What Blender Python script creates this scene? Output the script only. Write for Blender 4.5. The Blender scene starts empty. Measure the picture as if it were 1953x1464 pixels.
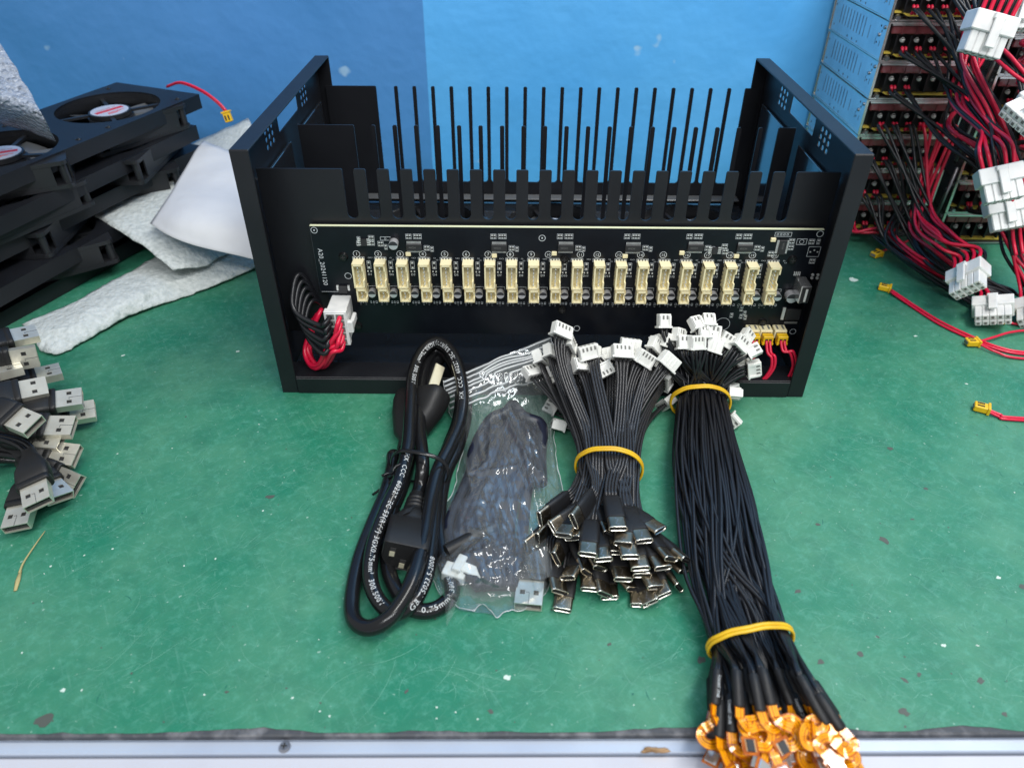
import bpy, math, random
from math import sin, cos, pi, radians, sqrt, atan2
from mathutils import Vector as V, Matrix, Quaternion, noise
from mathutils.geometry import tessellate_polygon
scene = bpy.context.scene
COL = scene.collection
rnd = random.Random(7)

# ---------------------------------------------------------------- camera
CAM = V((-.01586, -.35487, .27197)); PIT = .63978; YAW = .0067; ROL = .00472; FPX = 1418.15
cam_d = bpy.data.cameras.new("camera"); cam = bpy.data.objects.new("camera", cam_d); COL.objects.link(cam)
cam_d.sensor_width = 36; cam_d.lens = FPX / 1953 * 36
cam_d.clip_start = .01; cam_d.clip_end = 20
cam_d.dof.use_dof = True; cam_d.dof.focus_distance = .41; cam_d.dof.aperture_fstop = 11.0
fw = V((-sin(YAW) * cos(PIT), cos(YAW) * cos(PIT), -sin(PIT)))
up0 = V((-sin(YAW) * sin(PIT), cos(YAW) * sin(PIT), cos(PIT)))
rt0 = V((cos(YAW), sin(YAW), 0))
rt = rt0 * cos(ROL) + up0 * sin(ROL); up = up0 * cos(ROL) - rt0 * sin(ROL)
cam.matrix_world = Matrix(((rt.x, up.x, -fw.x, CAM.x), (rt.y, up.y, -fw.y, CAM.y), (rt.z, up.z, -fw.z, CAM.z), (0, 0, 0, 1)))
scene.camera = cam

def ray(px, py):                       # direction seen at photo pixel, used to measure places on known planes
    a = (px - 976.5) / FPX; b = -(py - 732) / FPX
    return fw + rt * a + up * b
def G(px, py, z=0.0):
    d = ray(px, py); return CAM + d * ((z - CAM.z) / d.z)
def GY(px, py, y=0.0):
    d = ray(px, py); return CAM + d * ((y - CAM.y) / d.y)
def GX(px, py, x=0.0):
    d = ray(px, py); return CAM + d * ((x - CAM.x) / d.x)

# ---------------------------------------------------------------- world and lamps
world = bpy.data.worlds.new("World"); scene.world = world; world.use_nodes = True
bg = world.node_tree.nodes["Background"]; bg.inputs[0].default_value = (.88, .94, 1.0, 1); bg.inputs[1].default_value = .40
def area(name, loc, target, sx, sy, power, color=(1, 1, 1)):
    l = bpy.data.lights.new(name, 'AREA'); l.shape = 'RECTANGLE'; l.size = sx; l.size_y = sy; l.energy = power; l.color = color
    o = bpy.data.objects.new(name, l); COL.objects.link(o); o.location = loc
    o.rotation_euler = (V(target) - V(loc)).to_track_quat('-Z', 'Y').to_euler(); return o
area("ceiling_tube_lamp", (.50, -.06, 1.15), (.25, .12, .05), 1.3, .16, 12.0, (1, .985, .95))
area("ceiling_tube_lamp", (.10, -1.05, 1.20), (.05, .15, .05), 1.3, .16, 11.5, (.97, .985, 1))
scene.view_settings.view_transform = 'Standard'; scene.view_settings.look = 'None'
scene.view_settings.exposure = 0.26; scene.view_settings.gamma = 1
scene.cycles.max_bounces = 8; scene.cycles.transparent_max_bounces = 16
scene.cycles.caustics_reflective = False; scene.cycles.caustics_refractive = False

# ---------------------------------------------------------------- materials
def mat(name, color, rough=.5, metal=0., spec=.5, bump=None, coat=0., trans=0., noise_col=None, alpha=1., sheen=0, aniso=0, sss=0, cell=0):
    m = bpy.data.materials.new(name); m.use_nodes = True
    nt = m.node_tree; b = nt.nodes["Principled BSDF"]
    b.inputs['Base Color'].default_value = (*color, 1); b.inputs['Roughness'].default_value = rough
    b.inputs['Metallic'].default_value = metal; b.inputs['Specular IOR Level'].default_value = spec
    b.inputs['Coat Weight'].default_value = coat; b.inputs['Coat Roughness'].default_value = .1
    b.inputs['Transmission Weight'].default_value = trans
    if sss:
        b.inputs['Subsurface Weight'].default_value = sss; b.inputs['Subsurface Radius'].default_value = (.002, .002, .002); b.inputs['Subsurface Scale'].default_value = 1
    if alpha < 1: b.inputs['Alpha'].default_value = alpha
    tc = None
    def coords():
        nonlocal tc
        if tc is None: tc = nt.nodes.new('ShaderNodeTexCoord')
        return tc.outputs['Object']
    if noise_col:                      # (color2, scale, low, high)
        c2, sc, lo, hi = noise_col
        n = nt.nodes.new('ShaderNodeTexNoise'); n.inputs['Scale'].default_value = sc; n.inputs['Detail'].default_value = 5
        nt.links.new(coords(), n.inputs['Vector'])
        r = nt.nodes.new('ShaderNodeMapRange'); r.inputs['From Min'].default_value = lo; r.inputs['From Max'].default_value = hi
        nt.links.new(n.outputs['Fac'], r.inputs['Value'])
        mx = nt.nodes.new('ShaderNodeMix'); mx.data_type = 'RGBA'
        mx.inputs['A'].default_value = (*color, 1); mx.inputs['B'].default_value = (*c2, 1)
        nt.links.new(r.outputs[0], mx.inputs['Factor']); nt.links.new(mx.outputs['Result'], b.inputs['Base Color'])
    if bump:                           # (scale, strength, distance)
        n = nt.nodes.new('ShaderNodeTexNoise'); n.inputs['Scale'].default_value = bump[0]; n.inputs['Detail'].default_value = 4
        nt.links.new(coords(), n.inputs['Vector'])
        bp = nt.nodes.new('ShaderNodeBump'); bp.inputs['Strength'].default_value = bump[1]; bp.inputs['Distance'].default_value = bump[2]
        nt.links.new(n.outputs['Fac'], bp.inputs['Height']); nt.links.new(bp.outputs[0], b.inputs['Normal'])
    if cell:                           # rows of little domes
        vo = nt.nodes.new('ShaderNodeTexVoronoi'); vo.inputs['Scale'].default_value = cell; vo.inputs['Randomness'].default_value = .35
        nt.links.new(coords(), vo.inputs['Vector'])
        r = nt.nodes.new('ShaderNodeMapRange'); r.inputs['From Min'].default_value = .55; r.inputs['From Max'].default_value = .1; nt.links.new(vo.outputs['Distance'], r.inputs['Value'])
        b2 = nt.nodes.new('ShaderNodeBump'); b2.inputs['Strength'].default_value = .9; b2.inputs['Distance'].default_value = .0016
        nt.links.new(r.outputs[0], b2.inputs['Height']); nt.links.new(bp.outputs[0], b2.inputs['Normal']); nt.links.new(b2.outputs[0], b.inputs['Normal'])
    return m
M = {}
M['black_metal'] = mat('black_powder_coat', (.0075, .0083, .0112), .42, 0, .40, bump=(2600, .25, .0002), noise_col=((.0115, .0125, .0155), 30, .35, .7))
M['black_plate'] = mat('satin_black_plate', (.016, .020, .026), .10, 0, 1., coat=1.)
M['pcb'] = mat('black_solder_mask', (.0042, .0052, .0085), .30, 0, .28, bump=(500, .05, .0002), noise_col=((.007, .009, .013), 60, .4, .7))
M['pcb_edge'] = mat('board_edge_laminate', (.78, .80, .55), .6, bump=(900, .3, .0003))
M['silk'] = mat('white_silkscreen', (.62, .66, .68), .6)
M['solder'] = mat('tinned_solder', (.78, .79, .77), .4, .45)
M['cream'] = mat('cream_nylon', (.90, .81, .52), .42, noise_col=((.82, .72, .43), 160, .4, .75))
M['white_nylon'] = mat('white_nylon', (.80, .80, .76), .38, noise_col=((.70, .70, .66), 200, .4, .75), sss=.15)
M['milky'] = mat('milky_nylon', (.86, .86, .84), .30, trans=.12, noise_col=((.74, .75, .75), 150, .4, .7))
M['hole'] = mat('dark_cavity', (.02, .02, .02), .8)
M['grey_hole'] = mat('grey_socket', (.16, .16, .15), .7)
M['ic'] = mat('black_epoxy', (.022, .022, .024), .5, bump=(1500, .3, .0002))
M['alu'] = mat('aluminium_can', (.62, .62, .64), .38, .55)
M['can_dark'] = mat('can_marking', (.03, .03, .035), .4)
M['black_wire'] = mat('black_pvc', (.010, .0108, .0135), .33, 0, .42, bump=(300, .1, .0003))
M['ribbon_wire'] = mat('grey_black_pvc', (.026, .026, .028), .30, 0, .55, bump=(260, .15, .0003))
M['red_wire'] = mat('red_pvc', (.66, .010, .050), .32, bump=(260, .1, .0003))
M['yellow'] = mat('yellow_nylon', (.83, .50, .010), .4, noise_col=((.74, .42, .01), 120, .4, .7))
M['rubber'] = mat('yellow_rubber', (.76, .47, .012), .45, 0, .5, noise_col=((.60, .34, .015), 130, .35, .7), sss=.1)
M['cord'] = mat('black_cord_sheath', (.0085, .0086, .0095), .20, 0, .42, bump=(180, .12, .0004))
M['cord_print'] = mat('white_ink', (.58, .60, .60), .5)
M['moulded'] = mat('black_moulding', (.012, .012, .0125), .46, 0, .35, bump=(1500, .5, .0002))
M['brass'] = mat('plug_blade_metal', (.80, .75, .55), .28, .5)
M['nickel'] = mat('dark_nickel', (.36, .305, .225), .32, 1, noise_col=((.23, .19, .14), 200, .35, .7))
M['nickel_rim'] = mat('bright_nickel_rim', (.80, .77, .68), .22, 1)
M['tin'] = mat('usb_shell_tin', (.80, .77, .66), .36, .72, bump=(90, .15, .0006), noise_col=((.66, .63, .54), 120, .35, .7))
M['foam'] = mat('white_foam', (.60, .635, .625), .75, trans=.0, bump=(230, .9, .0022), noise_col=((.45, .49, .48), 320, .35, .7))
M['bubble'] = mat('bubble_wrap_film', (.42, .46, .54), .14, 0, .9, bump=(300, 1., .0030), alpha=.72, cell=260)
M['paper'] = mat('white_paper_bag', (.625, .635, .655), .5, bump=(16, .6, .005), noise_col=((.57, .58, .61), 25, .4, .65))
M['fan_black'] = mat('fan_plastic', (.016, .017, .020), .38, bump=(500, .2, .0003))
M['fan_blade'] = mat('fan_blade_plastic', (.10, .105, .11), .30)
M['sticker'] = mat('silver_label', (.62, .64, .72), .3, .2)
M['sticker_red'] = mat('red_label_print', (.62, .03, .04), .35)
M['zinc'] = mat('zinc_plate', (.80, .80, .80), .20, .88, bump=(35, .14, .001), noise_col=((.70, .70, .71), 70, .4, .7))
M['slot_dark'] = mat('slot_shadow_metal', (.06, .065, .075), .5, .5)
M['maroon'] = mat('maroon_terminal_cover', (.17, .042, .048), .14, 0, .8, bump=(90, .3, .002))
M['term_black'] = mat('terminal_block_black', (.010, .010, .012), .35)
M['gold_edge'] = mat('yellow_board_edge', (.60, .44, .07), .4)
M['straw'] = mat('dry_straw', (.42, .36, .16), .7)
M['wood'] = mat('splintered_wood', (.40, .25, .13), .8, noise_col=((.22, .13, .06), 200, .4, .6))
M['card'] = mat('brown_card_strip', (.36, .24, .11), .7)
M['rail'] = mat('painted_steel_rail', (.44, .50, .60), .38, .15, bump=(60, .1, .001), noise_col=((.38, .43, .53), 25, .4, .7))
M['bench'] = mat('white_laminate', (.50, .50, .545), .42, noise_col=((.44, .44, .49), 18, .55, .8))
M['heat_shrink'] = mat('heat_shrink', (.011, .011, .012), .48, 0, .35, bump=(600, .3, .0003))
M['bagged_rubber'] = mat('soft_black_rubber', (.010, .012, .026), .40, bump=(200, .2, .0004))
M['zip_ridge'] = mat('clear_zip_ridge', (.85, .88, .90), .10, 0, .9, alpha=.55)
M['steel'] = mat('screw_steel', (.40, .40, .42), .3, 1)
M['dark_screw'] = mat('black_screw', (.012, .012, .013), .25, .3)

# ---------------------------------------------------------------- mesh helpers
class MB:
    def __init__(s): s.v = []; s.f = []; s.m = []; s.mats = []; s.sm = []
    def mi(s, k):
        if k not in s.mats: s.mats.append(k)
        return s.mats.index(k)
    def add(s, vs, fs, k, smooth=False):
        b = len(s.v); s.v.extend(V(p) for p in vs); i = s.mi(k)
        for f in fs: s.f.append([b + x for x in f]); s.m.append(i); s.sm.append(smooth)
    def box(s, c, d, k, R=None, bev=0.):
        hx, hy, hz = d[0] / 2, d[1] / 2, d[2] / 2; c = V(c)
        if bev <= 0:
            vs = [V((x * hx, y * hy, z * hz)) for x in (-1, 1) for y in (-1, 1) for z in (-1, 1)]
            fs = [(0, 1, 3, 2), (4, 6, 7, 5), (0, 4, 5, 1), (2, 3, 7, 6), (0, 2, 6, 4), (1, 5, 7, 3)]
        else:
            vs = []; idx = {}
            for x in (-1, 1):
                for y in (-1, 1):
                    for z in (-1, 1):
                        for a in range(3):
                            q = [x * (hx - bev), y * (hy - bev), z * (hz - bev)]; q[a] = (x, y, z)[a] * (hx, hy, hz)[a]
                            idx[(x, y, z, a)] = len(vs); vs.append(V(q))
            fs = []
            for a in range(3):
                o = [i for i in range(3) if i != a]
                for sg in (-1, 1):
                    q = []
                    for (p, r) in ((-1, -1), (1, -1), (1, 1), (-1, 1)):
                        t = [0, 0, 0]; t[a] = sg; t[o[0]] = p; t[o[1]] = r; q.append(idx[(*t, a)])
                    fs.append(q)
            for a in range(3):
                o = [i for i in range(3) if i != a]
                for p in (-1, 1):
                    for r in (-1, 1):
                        q = []
                        for (sg, w) in ((-1, 0), (-1, 1), (1, 1), (1, 0)):
                            t = [0, 0, 0]; t[a] = sg; t[o[0]] = p; t[o[1]] = r; q.append(idx[(*t, o[w])])
                        fs.append(q)
            for x in (-1, 1):
                for y in (-1, 1):
                    for z in (-1, 1): fs.append([idx[(x, y, z, a)] for a in range(3)])
        if R is not None: vs = [R @ p for p in vs]
        s.add([c + p for p in vs], fs, k)
    def prism(s, loops, w0, w1, fn, k):       # polygon (with holes) pushed through a thickness
        flat = [p for l in loops for p in l]; n = len(flat)
        tris = tessellate_polygon([[V((p[0], p[1], 0)) for p in l] for l in loops])
        vs = [fn(p[0], p[1], w0) for p in flat] + [fn(p[0], p[1], w1) for p in flat]
        fs = [tuple(t) for t in tris] + [tuple(n + i for i in reversed(t)) for t in tris]
        b = 0
        for l in loops:
            m = len(l)
            for i in range(m): j = (i + 1) % m; fs.append((b + i, b + j, n + b + j, n + b + i))
            b += m
        s.add(vs, fs, k)
    def tube(s, pts, r, k, seg=8, cap=True, side=None, sx=1., sy=1.):
        n = len(pts); vs = []; fr = frames(pts, side)
        for i in range(n):
            rr = r[i] if isinstance(r, (list, tuple)) else r
            _, a, b = fr[i]
            for j in range(seg):
                t = 2 * pi * j / seg; vs.append(pts[i] + a * (cos(t) * rr * sx) + b * (sin(t) * rr * sy))
        fs = [(i * seg + j, i * seg + (j + 1) % seg, (i + 1) * seg + (j + 1) % seg, (i + 1) * seg + j) for i in range(n - 1) for j in range(seg)]
        if cap: fs += [tuple(range(seg))[::-1], tuple((n - 1) * seg + j for j in range(seg))]
        s.add(vs, fs, k, True)
    def cyl(s, c, axis, r, h, k, seg=16, r2=None):
        axis = V(axis).normalized(); c = V(c); r2 = r if r2 is None else r2
        a = axis.orthogonal().normalized(); b = axis.cross(a)
        vs = [c + (a * cos(2 * pi * j / seg) + b * sin(2 * pi * j / seg)) * r for j in range(seg)] + [c + axis * h + (a * cos(2 * pi * j / seg) + b * sin(2 * pi * j / seg)) * r2 for j in range(seg)]
        s.add(vs, [(j, (j + 1) % seg, seg + (j + 1) % seg, seg + j) for j in range(seg)], k, True)
        s.add(vs, [tuple(range(seg))[::-1], tuple(range(seg, 2 * seg))], k)
    def loft(s, rings, k, cap0=True, cap1=True, smooth=True):
        n = len(rings[0]); vs = [p for r in rings for p in r]
        fs = [(i * n + j, i * n + (j + 1) % n, (i + 1) * n + (j + 1) % n, (i + 1) * n + j) for i in range(len(rings) - 1) for j in range(n)]
        s.add(vs, fs, k, smooth); c = []
        if cap0: c.append(tuple(range(n))[::-1])
        if cap1: c.append(tuple(range((len(rings) - 1) * n, len(rings) * n)))
        if c: s.add(vs, c, k)
    def mesh(s, name):
        me = bpy.data.meshes.new(name); me.from_pydata([tuple(p) for p in s.v], [], s.f)
        for k in s.mats: me.materials.append(M[k])
        me.polygons.foreach_set('material_index', s.m); me.polygons.foreach_set('use_smooth', s.sm); me.update(); return me
    def build(s, name, parent=None, mtx=None, **tags):
        o = bpy.data.objects.new(name, s.mesh(name)); COL.objects.link(o)
        if parent is not None: o.parent = parent
        if mtx is not None: o.matrix_local = mtx
        return tag(o, **tags)

def tag(o, label=None, cat=None, group=None, kind=None):
    if label: o['label'] = label
    if cat: o['category'] = cat
    if group: o['group'] = group
    if kind: o['kind'] = kind
    return o
def empty(name, loc=(0, 0, 0), label=None, cat=None, group=None, mtx=None):
    o = bpy.data.objects.new(name, None); COL.objects.link(o); o.empty_display_size = .01
    if mtx is not None: o.matrix_world = mtx
    else: o.location = loc
    return tag(o, label, cat, group)
def inst(src, parent=None, mtx=None, **tags):
    o = src.copy(); COL.objects.link(o)
    if parent is not None: o.parent = parent
    if mtx is not None: o.matrix_local = mtx
    return tag(o, **tags)
def place(name, me, parent=None, mtx=None, **tags):
    o = bpy.data.objects.new(name, me); COL.objects.link(o)
    if parent is not None: o.parent = parent
    if mtx is not None: o.matrix_local = mtx
    return tag(o, **tags)

def frames(pts, side=None):
    n = len(pts); T = []
    for i in range(n):
        t = (pts[min(i + 1, n - 1)] - pts[max(i - 1, 0)])
        T.append(t.normalized() if t.length > 1e-9 else V((0, 1, 0)))
    out = []
    a = None
    for i in range(n):
        t = T[i]
        if side is not None:
            w = side[i] if isinstance(side, list) else side
            a = (w - t * w.dot(t))
        else:
            a = t.orthogonal() if a is None else (a - t * a.dot(t))
        a = a.normalized() if a.length > 1e-8 else t.orthogonal().normalized()
        out.append((t, a, t.cross(a)))
    return out
def spline(P, n, closed=False):                # Catmull-Rom (centripetal-ish) resampled
    P = [V(p) for p in P]; out = []; m = len(P)
    rng = range(m if closed else m - 1)
    for i in rng:
        p1 = P[i]; p2 = P[(i + 1) % m]
        p0 = P[i - 1] if (closed or i > 0) else p1 * 2 - p2
        p3 = P[(i + 2) % m] if (closed or i < m - 2) else p2 * 2 - p1
        for j in range(n):
            t = j / n
            out.append(.5 * ((2 * p1) + (p2 - p0) * t + (2 * p0 - 5 * p1 + 4 * p2 - p3) * t * t + (3 * p1 - p0 - 3 * p2 + p3) * t ** 3))
    if not closed: out.append(P[-1])
    return out
def basis(o, x, y, z): return Matrix(((x.x, y.x, z.x, o.x), (x.y, y.y, z.y, o.y), (x.z, y.z, z.z, o.z), (0, 0, 0, 1)))
def aim(o, fwd, upv):                          # local +Y along fwd, +Z near upv
    y = V(fwd).normalized(); z = V(upv); z = (z - y * z.dot(y)).normalized(); return basis(V(o), y.cross(z), y, z)
def rrect(cx, cy, w, h, r, n=5):
    out = []
    for (sx, sy, a0) in ((1, 1, 0), (-1, 1, pi / 2), (-1, -1, pi), (1, -1, 3 * pi / 2)):
        for i in range(n + 1):
            a = a0 + pi / 2 * i / n; out.append((cx + sx * (w / 2 - r) + r * cos(a), cy + sy * (h / 2 - r) + r * sin(a)))
    return out
def circ(cx, cy, r, n=24): return [(cx + r * cos(2 * pi * i / n), cy + r * sin(2 * pi * i / n)) for i in range(n)]
_dg = None
def text_geo(txt, size, spacing=1.0, align='LEFT'):     # filled letters as plain 2-D triangles
    cu = bpy.data.curves.new('t', 'FONT'); cu.body = txt; cu.size = size; cu.space_character = spacing; cu.align_x = align
    cu.resolution_u = 2
    o = bpy.data.objects.new('t', cu); COL.objects.link(o)
    bpy.context.view_layer.update()
    me = o.to_mesh(); vs = [v.co.copy() for v in me.vertices]; fs = [tuple(p.vertices) for p in me.polygons]
    o.to_mesh_clear(); bpy.data.objects.remove(o); bpy.data.curves.remove(cu)
    return vs, fs
# ---------------------------------------------------------------- the setting: mat, rail, bench, walls
def mat_green():
    m = bpy.data.materials.new('green_cutting_mat'); m.use_nodes = True; nt = m.node_tree; b = nt.nodes["Principled BSDF"]; N = nt.nodes.new; L = nt.links.new
    tc = N('ShaderNodeTexCoord')
    def nz(scale, det=5, rough=.55, src=None, mapping=None):
        n = N('ShaderNodeTexNoise'); n.inputs['Scale'].default_value = scale; n.inputs['Detail'].default_value = det; n.inputs['Roughness'].default_value = rough
        if mapping:
            mp = N('ShaderNodeMapping'); mp.inputs['Rotation'].default_value = (0, 0, mapping[0]); m2 = N('ShaderNodeMapping'); m2.inputs['Scale'].default_value = (mapping[1], mapping[2], 1)
            L(tc.outputs['Object'], mp.inputs['Vector']); L(mp.outputs[0], m2.inputs['Vector']); L(m2.outputs[0], n.inputs['Vector'])
        else: L(tc.outputs['Object'], n.inputs['Vector'])
        return n.outputs['Fac']
    def rng(x, a, c, lo=0, hi=1):
        r = N('ShaderNodeMapRange'); r.inputs['From Min'].default_value = a; r.inputs['From Max'].default_value = c
        r.inputs['To Min'].default_value = lo; r.inputs['To Max'].default_value = hi; L(x, r.inputs['Value']); return r.outputs[0]
    def mix(fac, A, B):
        x = N('ShaderNodeMix'); x.data_type = 'RGBA'
        L(fac, x.inputs['Factor'])
        for s_, v_ in (('A', A), ('B', B)):
            if isinstance(v_, tuple): x.inputs[s_].default_value = (*v_, 1)
            else: L(v_, x.inputs[s_])
        return x.outputs['Result']
    c = mix(rng(nz(11, 7, .62), .38, .62), (.017, .176, .102), (.066, .236, .141))      # large faded areas
    c = mix(rng(nz(60, 7, .68), .48, .74, 0, .65), c, (.024, .142, .088))
    c = mix(rng(nz(190, 5, .75), .50, .78, 0, .55), c, (.115, .37, .275))            # fine scuffs
    for ang, s1, s2 in ((.35, 60, 900), (1.0, 50, 800), (-.5, 60, 1000), (2.2, 70, 850)):
        f = nz(1, 3, .6, mapping=(ang, s1, s2)); c = mix(rng(f, .60, .80, 0, .30), c, (.18, .40, .32))
    c = mix(rng(nz(38, 3, .5), .76, .80, 0, .6), c, (.055, .075, .065))           # grey chips
    c = mix(rng(nz(420, 2, .5), .71, .76, 0, .8), c, (.30, .46, .38))
    L(c, b.inputs['Base Color']); b.inputs['Roughness'].default_value = .48; b.inputs['Specular IOR Level'].default_value = .35
    rr = rng(nz(80, 5), .3, .7, .40, .60); L(rr, b.inputs['Roughness'])
    bp = N('ShaderNodeBump'); bp.inputs['Strength'].default_value = .35; bp.inputs['Distance'].default_value = .0006
    L(nz(350, 5, .7), bp.inputs['Height']); L(bp.outputs[0], b.inputs['Normal'])
    return m
def mat_wall(name, c1, c2):
    m = bpy.data.materials.new(name); m.use_nodes = True; nt = m.node_tree; b = nt.nodes["Principled BSDF"]; N = nt.nodes.new; L = nt.links.new
    tc = N('ShaderNodeTexCoord')
    def nz(s, d=4): n = N('ShaderNodeTexNoise'); n.inputs['Scale'].default_value = s; n.inputs['Detail'].default_value = d; L(tc.outputs['Object'], n.inputs['Vector']); return n.outputs['Fac']
    r = N('ShaderNodeMapRange'); r.inputs['From Min'].default_value = .35; r.inputs['From Max'].default_value = .68; L(nz(7), r.inputs['Value'])
    x = N('ShaderNodeMix'); x.data_type = 'RGBA'; x.inputs['A'].default_value = (*c1, 1); x.inputs['B'].default_value = (*c2, 1); L(r.outputs[0], x.inputs['Factor'])
    r2 = N('ShaderNodeMapRange'); r2.inputs['From Min'].default_value = .74; r2.inputs['From Max'].default_value = .79; r2.inputs['To Max'].default_value = .6; L(nz(45, 2), r2.inputs['Value'])
    y = N('ShaderNodeMix'); y.data_type = 'RGBA'; L(x.outputs['Result'], y.inputs['A']); y.inputs['B'].default_value = (.50, .72, .90, 1); L(r2.outputs[0], y.inputs['Factor'])
    L(y.outputs['Result'], b.inputs['Base Color']); b.inputs['Roughness'].default_value = .36; b.inputs['Specular IOR Level'].default_value = .5
    bp = N('ShaderNodeBump'); bp.inputs['Strength'].default_value = .55; bp.inputs['Distance'].default_value = .004; L(nz(22, 3), bp.inputs['Height'])
    bp2 = N('ShaderNodeBump'); bp2.inputs['Strength'].default_value = .25; bp2.inputs['Distance'].default_value = .001; L(nz(130, 4), bp2.inputs['Height']); L(bp.outputs[0], bp2.inputs['Normal']); L(bp2.outputs[0], b.inputs['Normal'])
    return m
M['green'] = mat_green()
M['mat_edge'] = mat('worn_black_rubber', (.055, .058, .066), .65, bump=(300, .6, .0008), noise_col=((.17, .17, .18), 140, .45, .7))
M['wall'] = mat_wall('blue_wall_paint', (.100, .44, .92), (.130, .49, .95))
M['wall_shaded'] = mat_wall('blue_wall_paint_shaded', (.074, .27, .62), (.096, .31, .70))  # same blue paint, the left wall's shade put into its colour
M['scratch'] = mat('pale_green_scratch', (.12, .33, .24), .6)
M['scratch_dark'] = mat('dark_scratch', (.012, .13, .088), .5)
M['chip'] = mat('grey_chip', (.075, .085, .072), .6)
M['white_speck'] = mat('pale_speck', (.55, .66, .58), .6)

def front_y(x): return -.2127 + (x + .2072) * (.0056 / .3836)
xs = [-1.4, -.5] + [-.40 + i * .8 / 160 for i in range(161)] + [.6, 1.4]
def ragged(x): return .0012 + max(0, noise.noise((x * 30, 2.3, 0))) * .0035 + max(0, noise.noise((x * 160, 7, 0))) * .0012
g = MB(); n = len(xs)
fy = [(front_y(x) + ragged(x)) for x in xs]
vs = [V((x, y, 0)) for x, y in zip(xs, fy)] + [V((x, 1.0, 0)) for x in xs]
g.add(vs, [(i, i + 1, n + i + 1, n + i) for i in range(n - 1)], 'green')
table = g.build('table_top', kind='structure')
g = MB()
prof = lambda x: [V((x, front_y(x) + ragged(x) + .004, -.00025)), V((x, front_y(x) + .0009, -.0002)), V((x, front_y(x) + .0002, -.0006)), V((x, front_y(x), -.003)), V((x, front_y(x) + .004, -.0032))]
vs = [p for x in xs for p in prof(x)]
g.add(vs, [(i * 5 + j, i * 5 + j + 1, i * 5 + 5 + j + 1, i * 5 + 5 + j) for i in range(n - 1) for j in range(4)], 'mat_edge', False)
g.build('worn_edge', table)
# scratches, chips and specks cut into the mat surface
g = MB(); gd = MB(); sr = random.Random(3)
def sliver(mb, x, y, a, ln, w, k, curve=0., z=.00006):
    pts = []; m = 5
    for i in range(m + 1):
        t = i / m - .5; aa = a + curve * t; pts.append((x + cos(aa) * ln * t, y + sin(aa) * ln * t, w * (1 - (2 * abs(t)) ** 2) + w * .12))
    dx, dy = -sin(a), cos(a); vs = []
    for (px, py, ww) in pts: vs += [V((px + dx * ww / 2, py + dy * ww / 2, z)), V((px - dx * ww / 2, py - dy * ww / 2, z))]
    mb.add(vs, [(2 * i, 2 * i + 1, 2 * i + 3, 2 * i + 2) for i in range(m)], k)
for i in range(2600):
    x = sr.uniform(-.36, .42); y = sr.uniform(-.209, .17) if sr.random() < .8 else sr.uniform(-.209, -.02)
    base = .7 if x < -.05 else (-.45 if x > .1 else .2)
    y = max(y, -.192 if sr.random() < .6 else -.185)
    a = sr.gauss(base, .55) if sr.random() < .75 else sr.uniform(0, pi)
    sliver(g, x, y, a, sr.uniform(.0015, .010) if sr.random() < .93 else sr.uniform(.012, .035), sr.uniform(.00007, .00020), 'scratch', sr.uniform(-.9, .9), .00004 + i * 1e-9)
for i in range(260):
    sliver(gd, sr.uniform(-.36, .42), sr.uniform(-.205, .15), sr.uniform(0, pi), sr.uniform(.001, .006), sr.uniform(.0001, .0004), 'scratch_dark', sr.uniform(-.8, .8), .00008)
def blot(px, py, r, k, asp=1., ang=0., z=.0001, nn=11, jag=.35):
    c = G(px, py); q = []
    for i in range(nn):
        a = 2 * pi * i / nn; rr = r * (1 + sr.uniform(-jag, jag)); u, v = cos(a) * rr * asp, sin(a) * rr
        q.append(V((c.x + u * cos(ang) - v * sin(ang), c.y + u * sin(ang) + v * cos(ang), z)))
    gd.add(q, [tuple(range(nn))], k)
for (px, py, r, asp, ang) in ((1686, 1030, .0028, 1.3, -.9), (1766, 932, .0016, 1.4, 0), (1566, 1262, .0016, 1.7, .6), (1640, 1247, .0017, 1.5, .5), (1725, 1296, .0016, 1.4, -.8), (1753, 1286, .0012, 1.4, .8), (1870, 1298, .0018, 1.5, .5), (1724, 1357, .0024, 1.2, -.3), (1915, 1361, .0018, 1.2, .1), (1522, 1128, .0014, 2, .3), (85, 1372, .0042, 1.2, .7), (775, 1318, .001, 1.5, .9), (936, 1357, .0013, 1.5, -.6), (1338, 1258, .0024, 1.2, .8), (515, 947, .0022, 1.6, .1), (1162, 1228, .001, 1.5, .9), (1697, 855, .0022, 1.3, 0), (1560, 1000, .0013, 1.6, .2), (432, 1319, .0009, 1.4, 0), (1740, 990, .001, 2, .1), (1952, 1118, .002, 1.4, .2), (1674, 1214, .001, 1.6, -.4)):
    blot(px, py, r * .62, 'chip', asp, ang)
for (px, py, r) in ((968, 1292, .0011), (120, 1316, .0008), (1626, 533, .0026), (453, 670, .0009), (234, 678, .0009), (1746, 641, .0008), (1843, 732, .0007), (1904, 1101, .0008), (1800, 1230, .0007)): blot(px, py, r, 'white_speck', 1.4, .2)
for i in range(150): blot(sr.uniform(0, 1953), sr.uniform(780, 1390), sr.uniform(.0002, .0005), sr.choice(('chip', 'white_speck', 'scratch_dark')), 1.3, sr.uniform(0, 3), .00012, 6)
g.build('scratches', table, kind='stuff'); gd.build('chips', table, kind='stuff')

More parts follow.
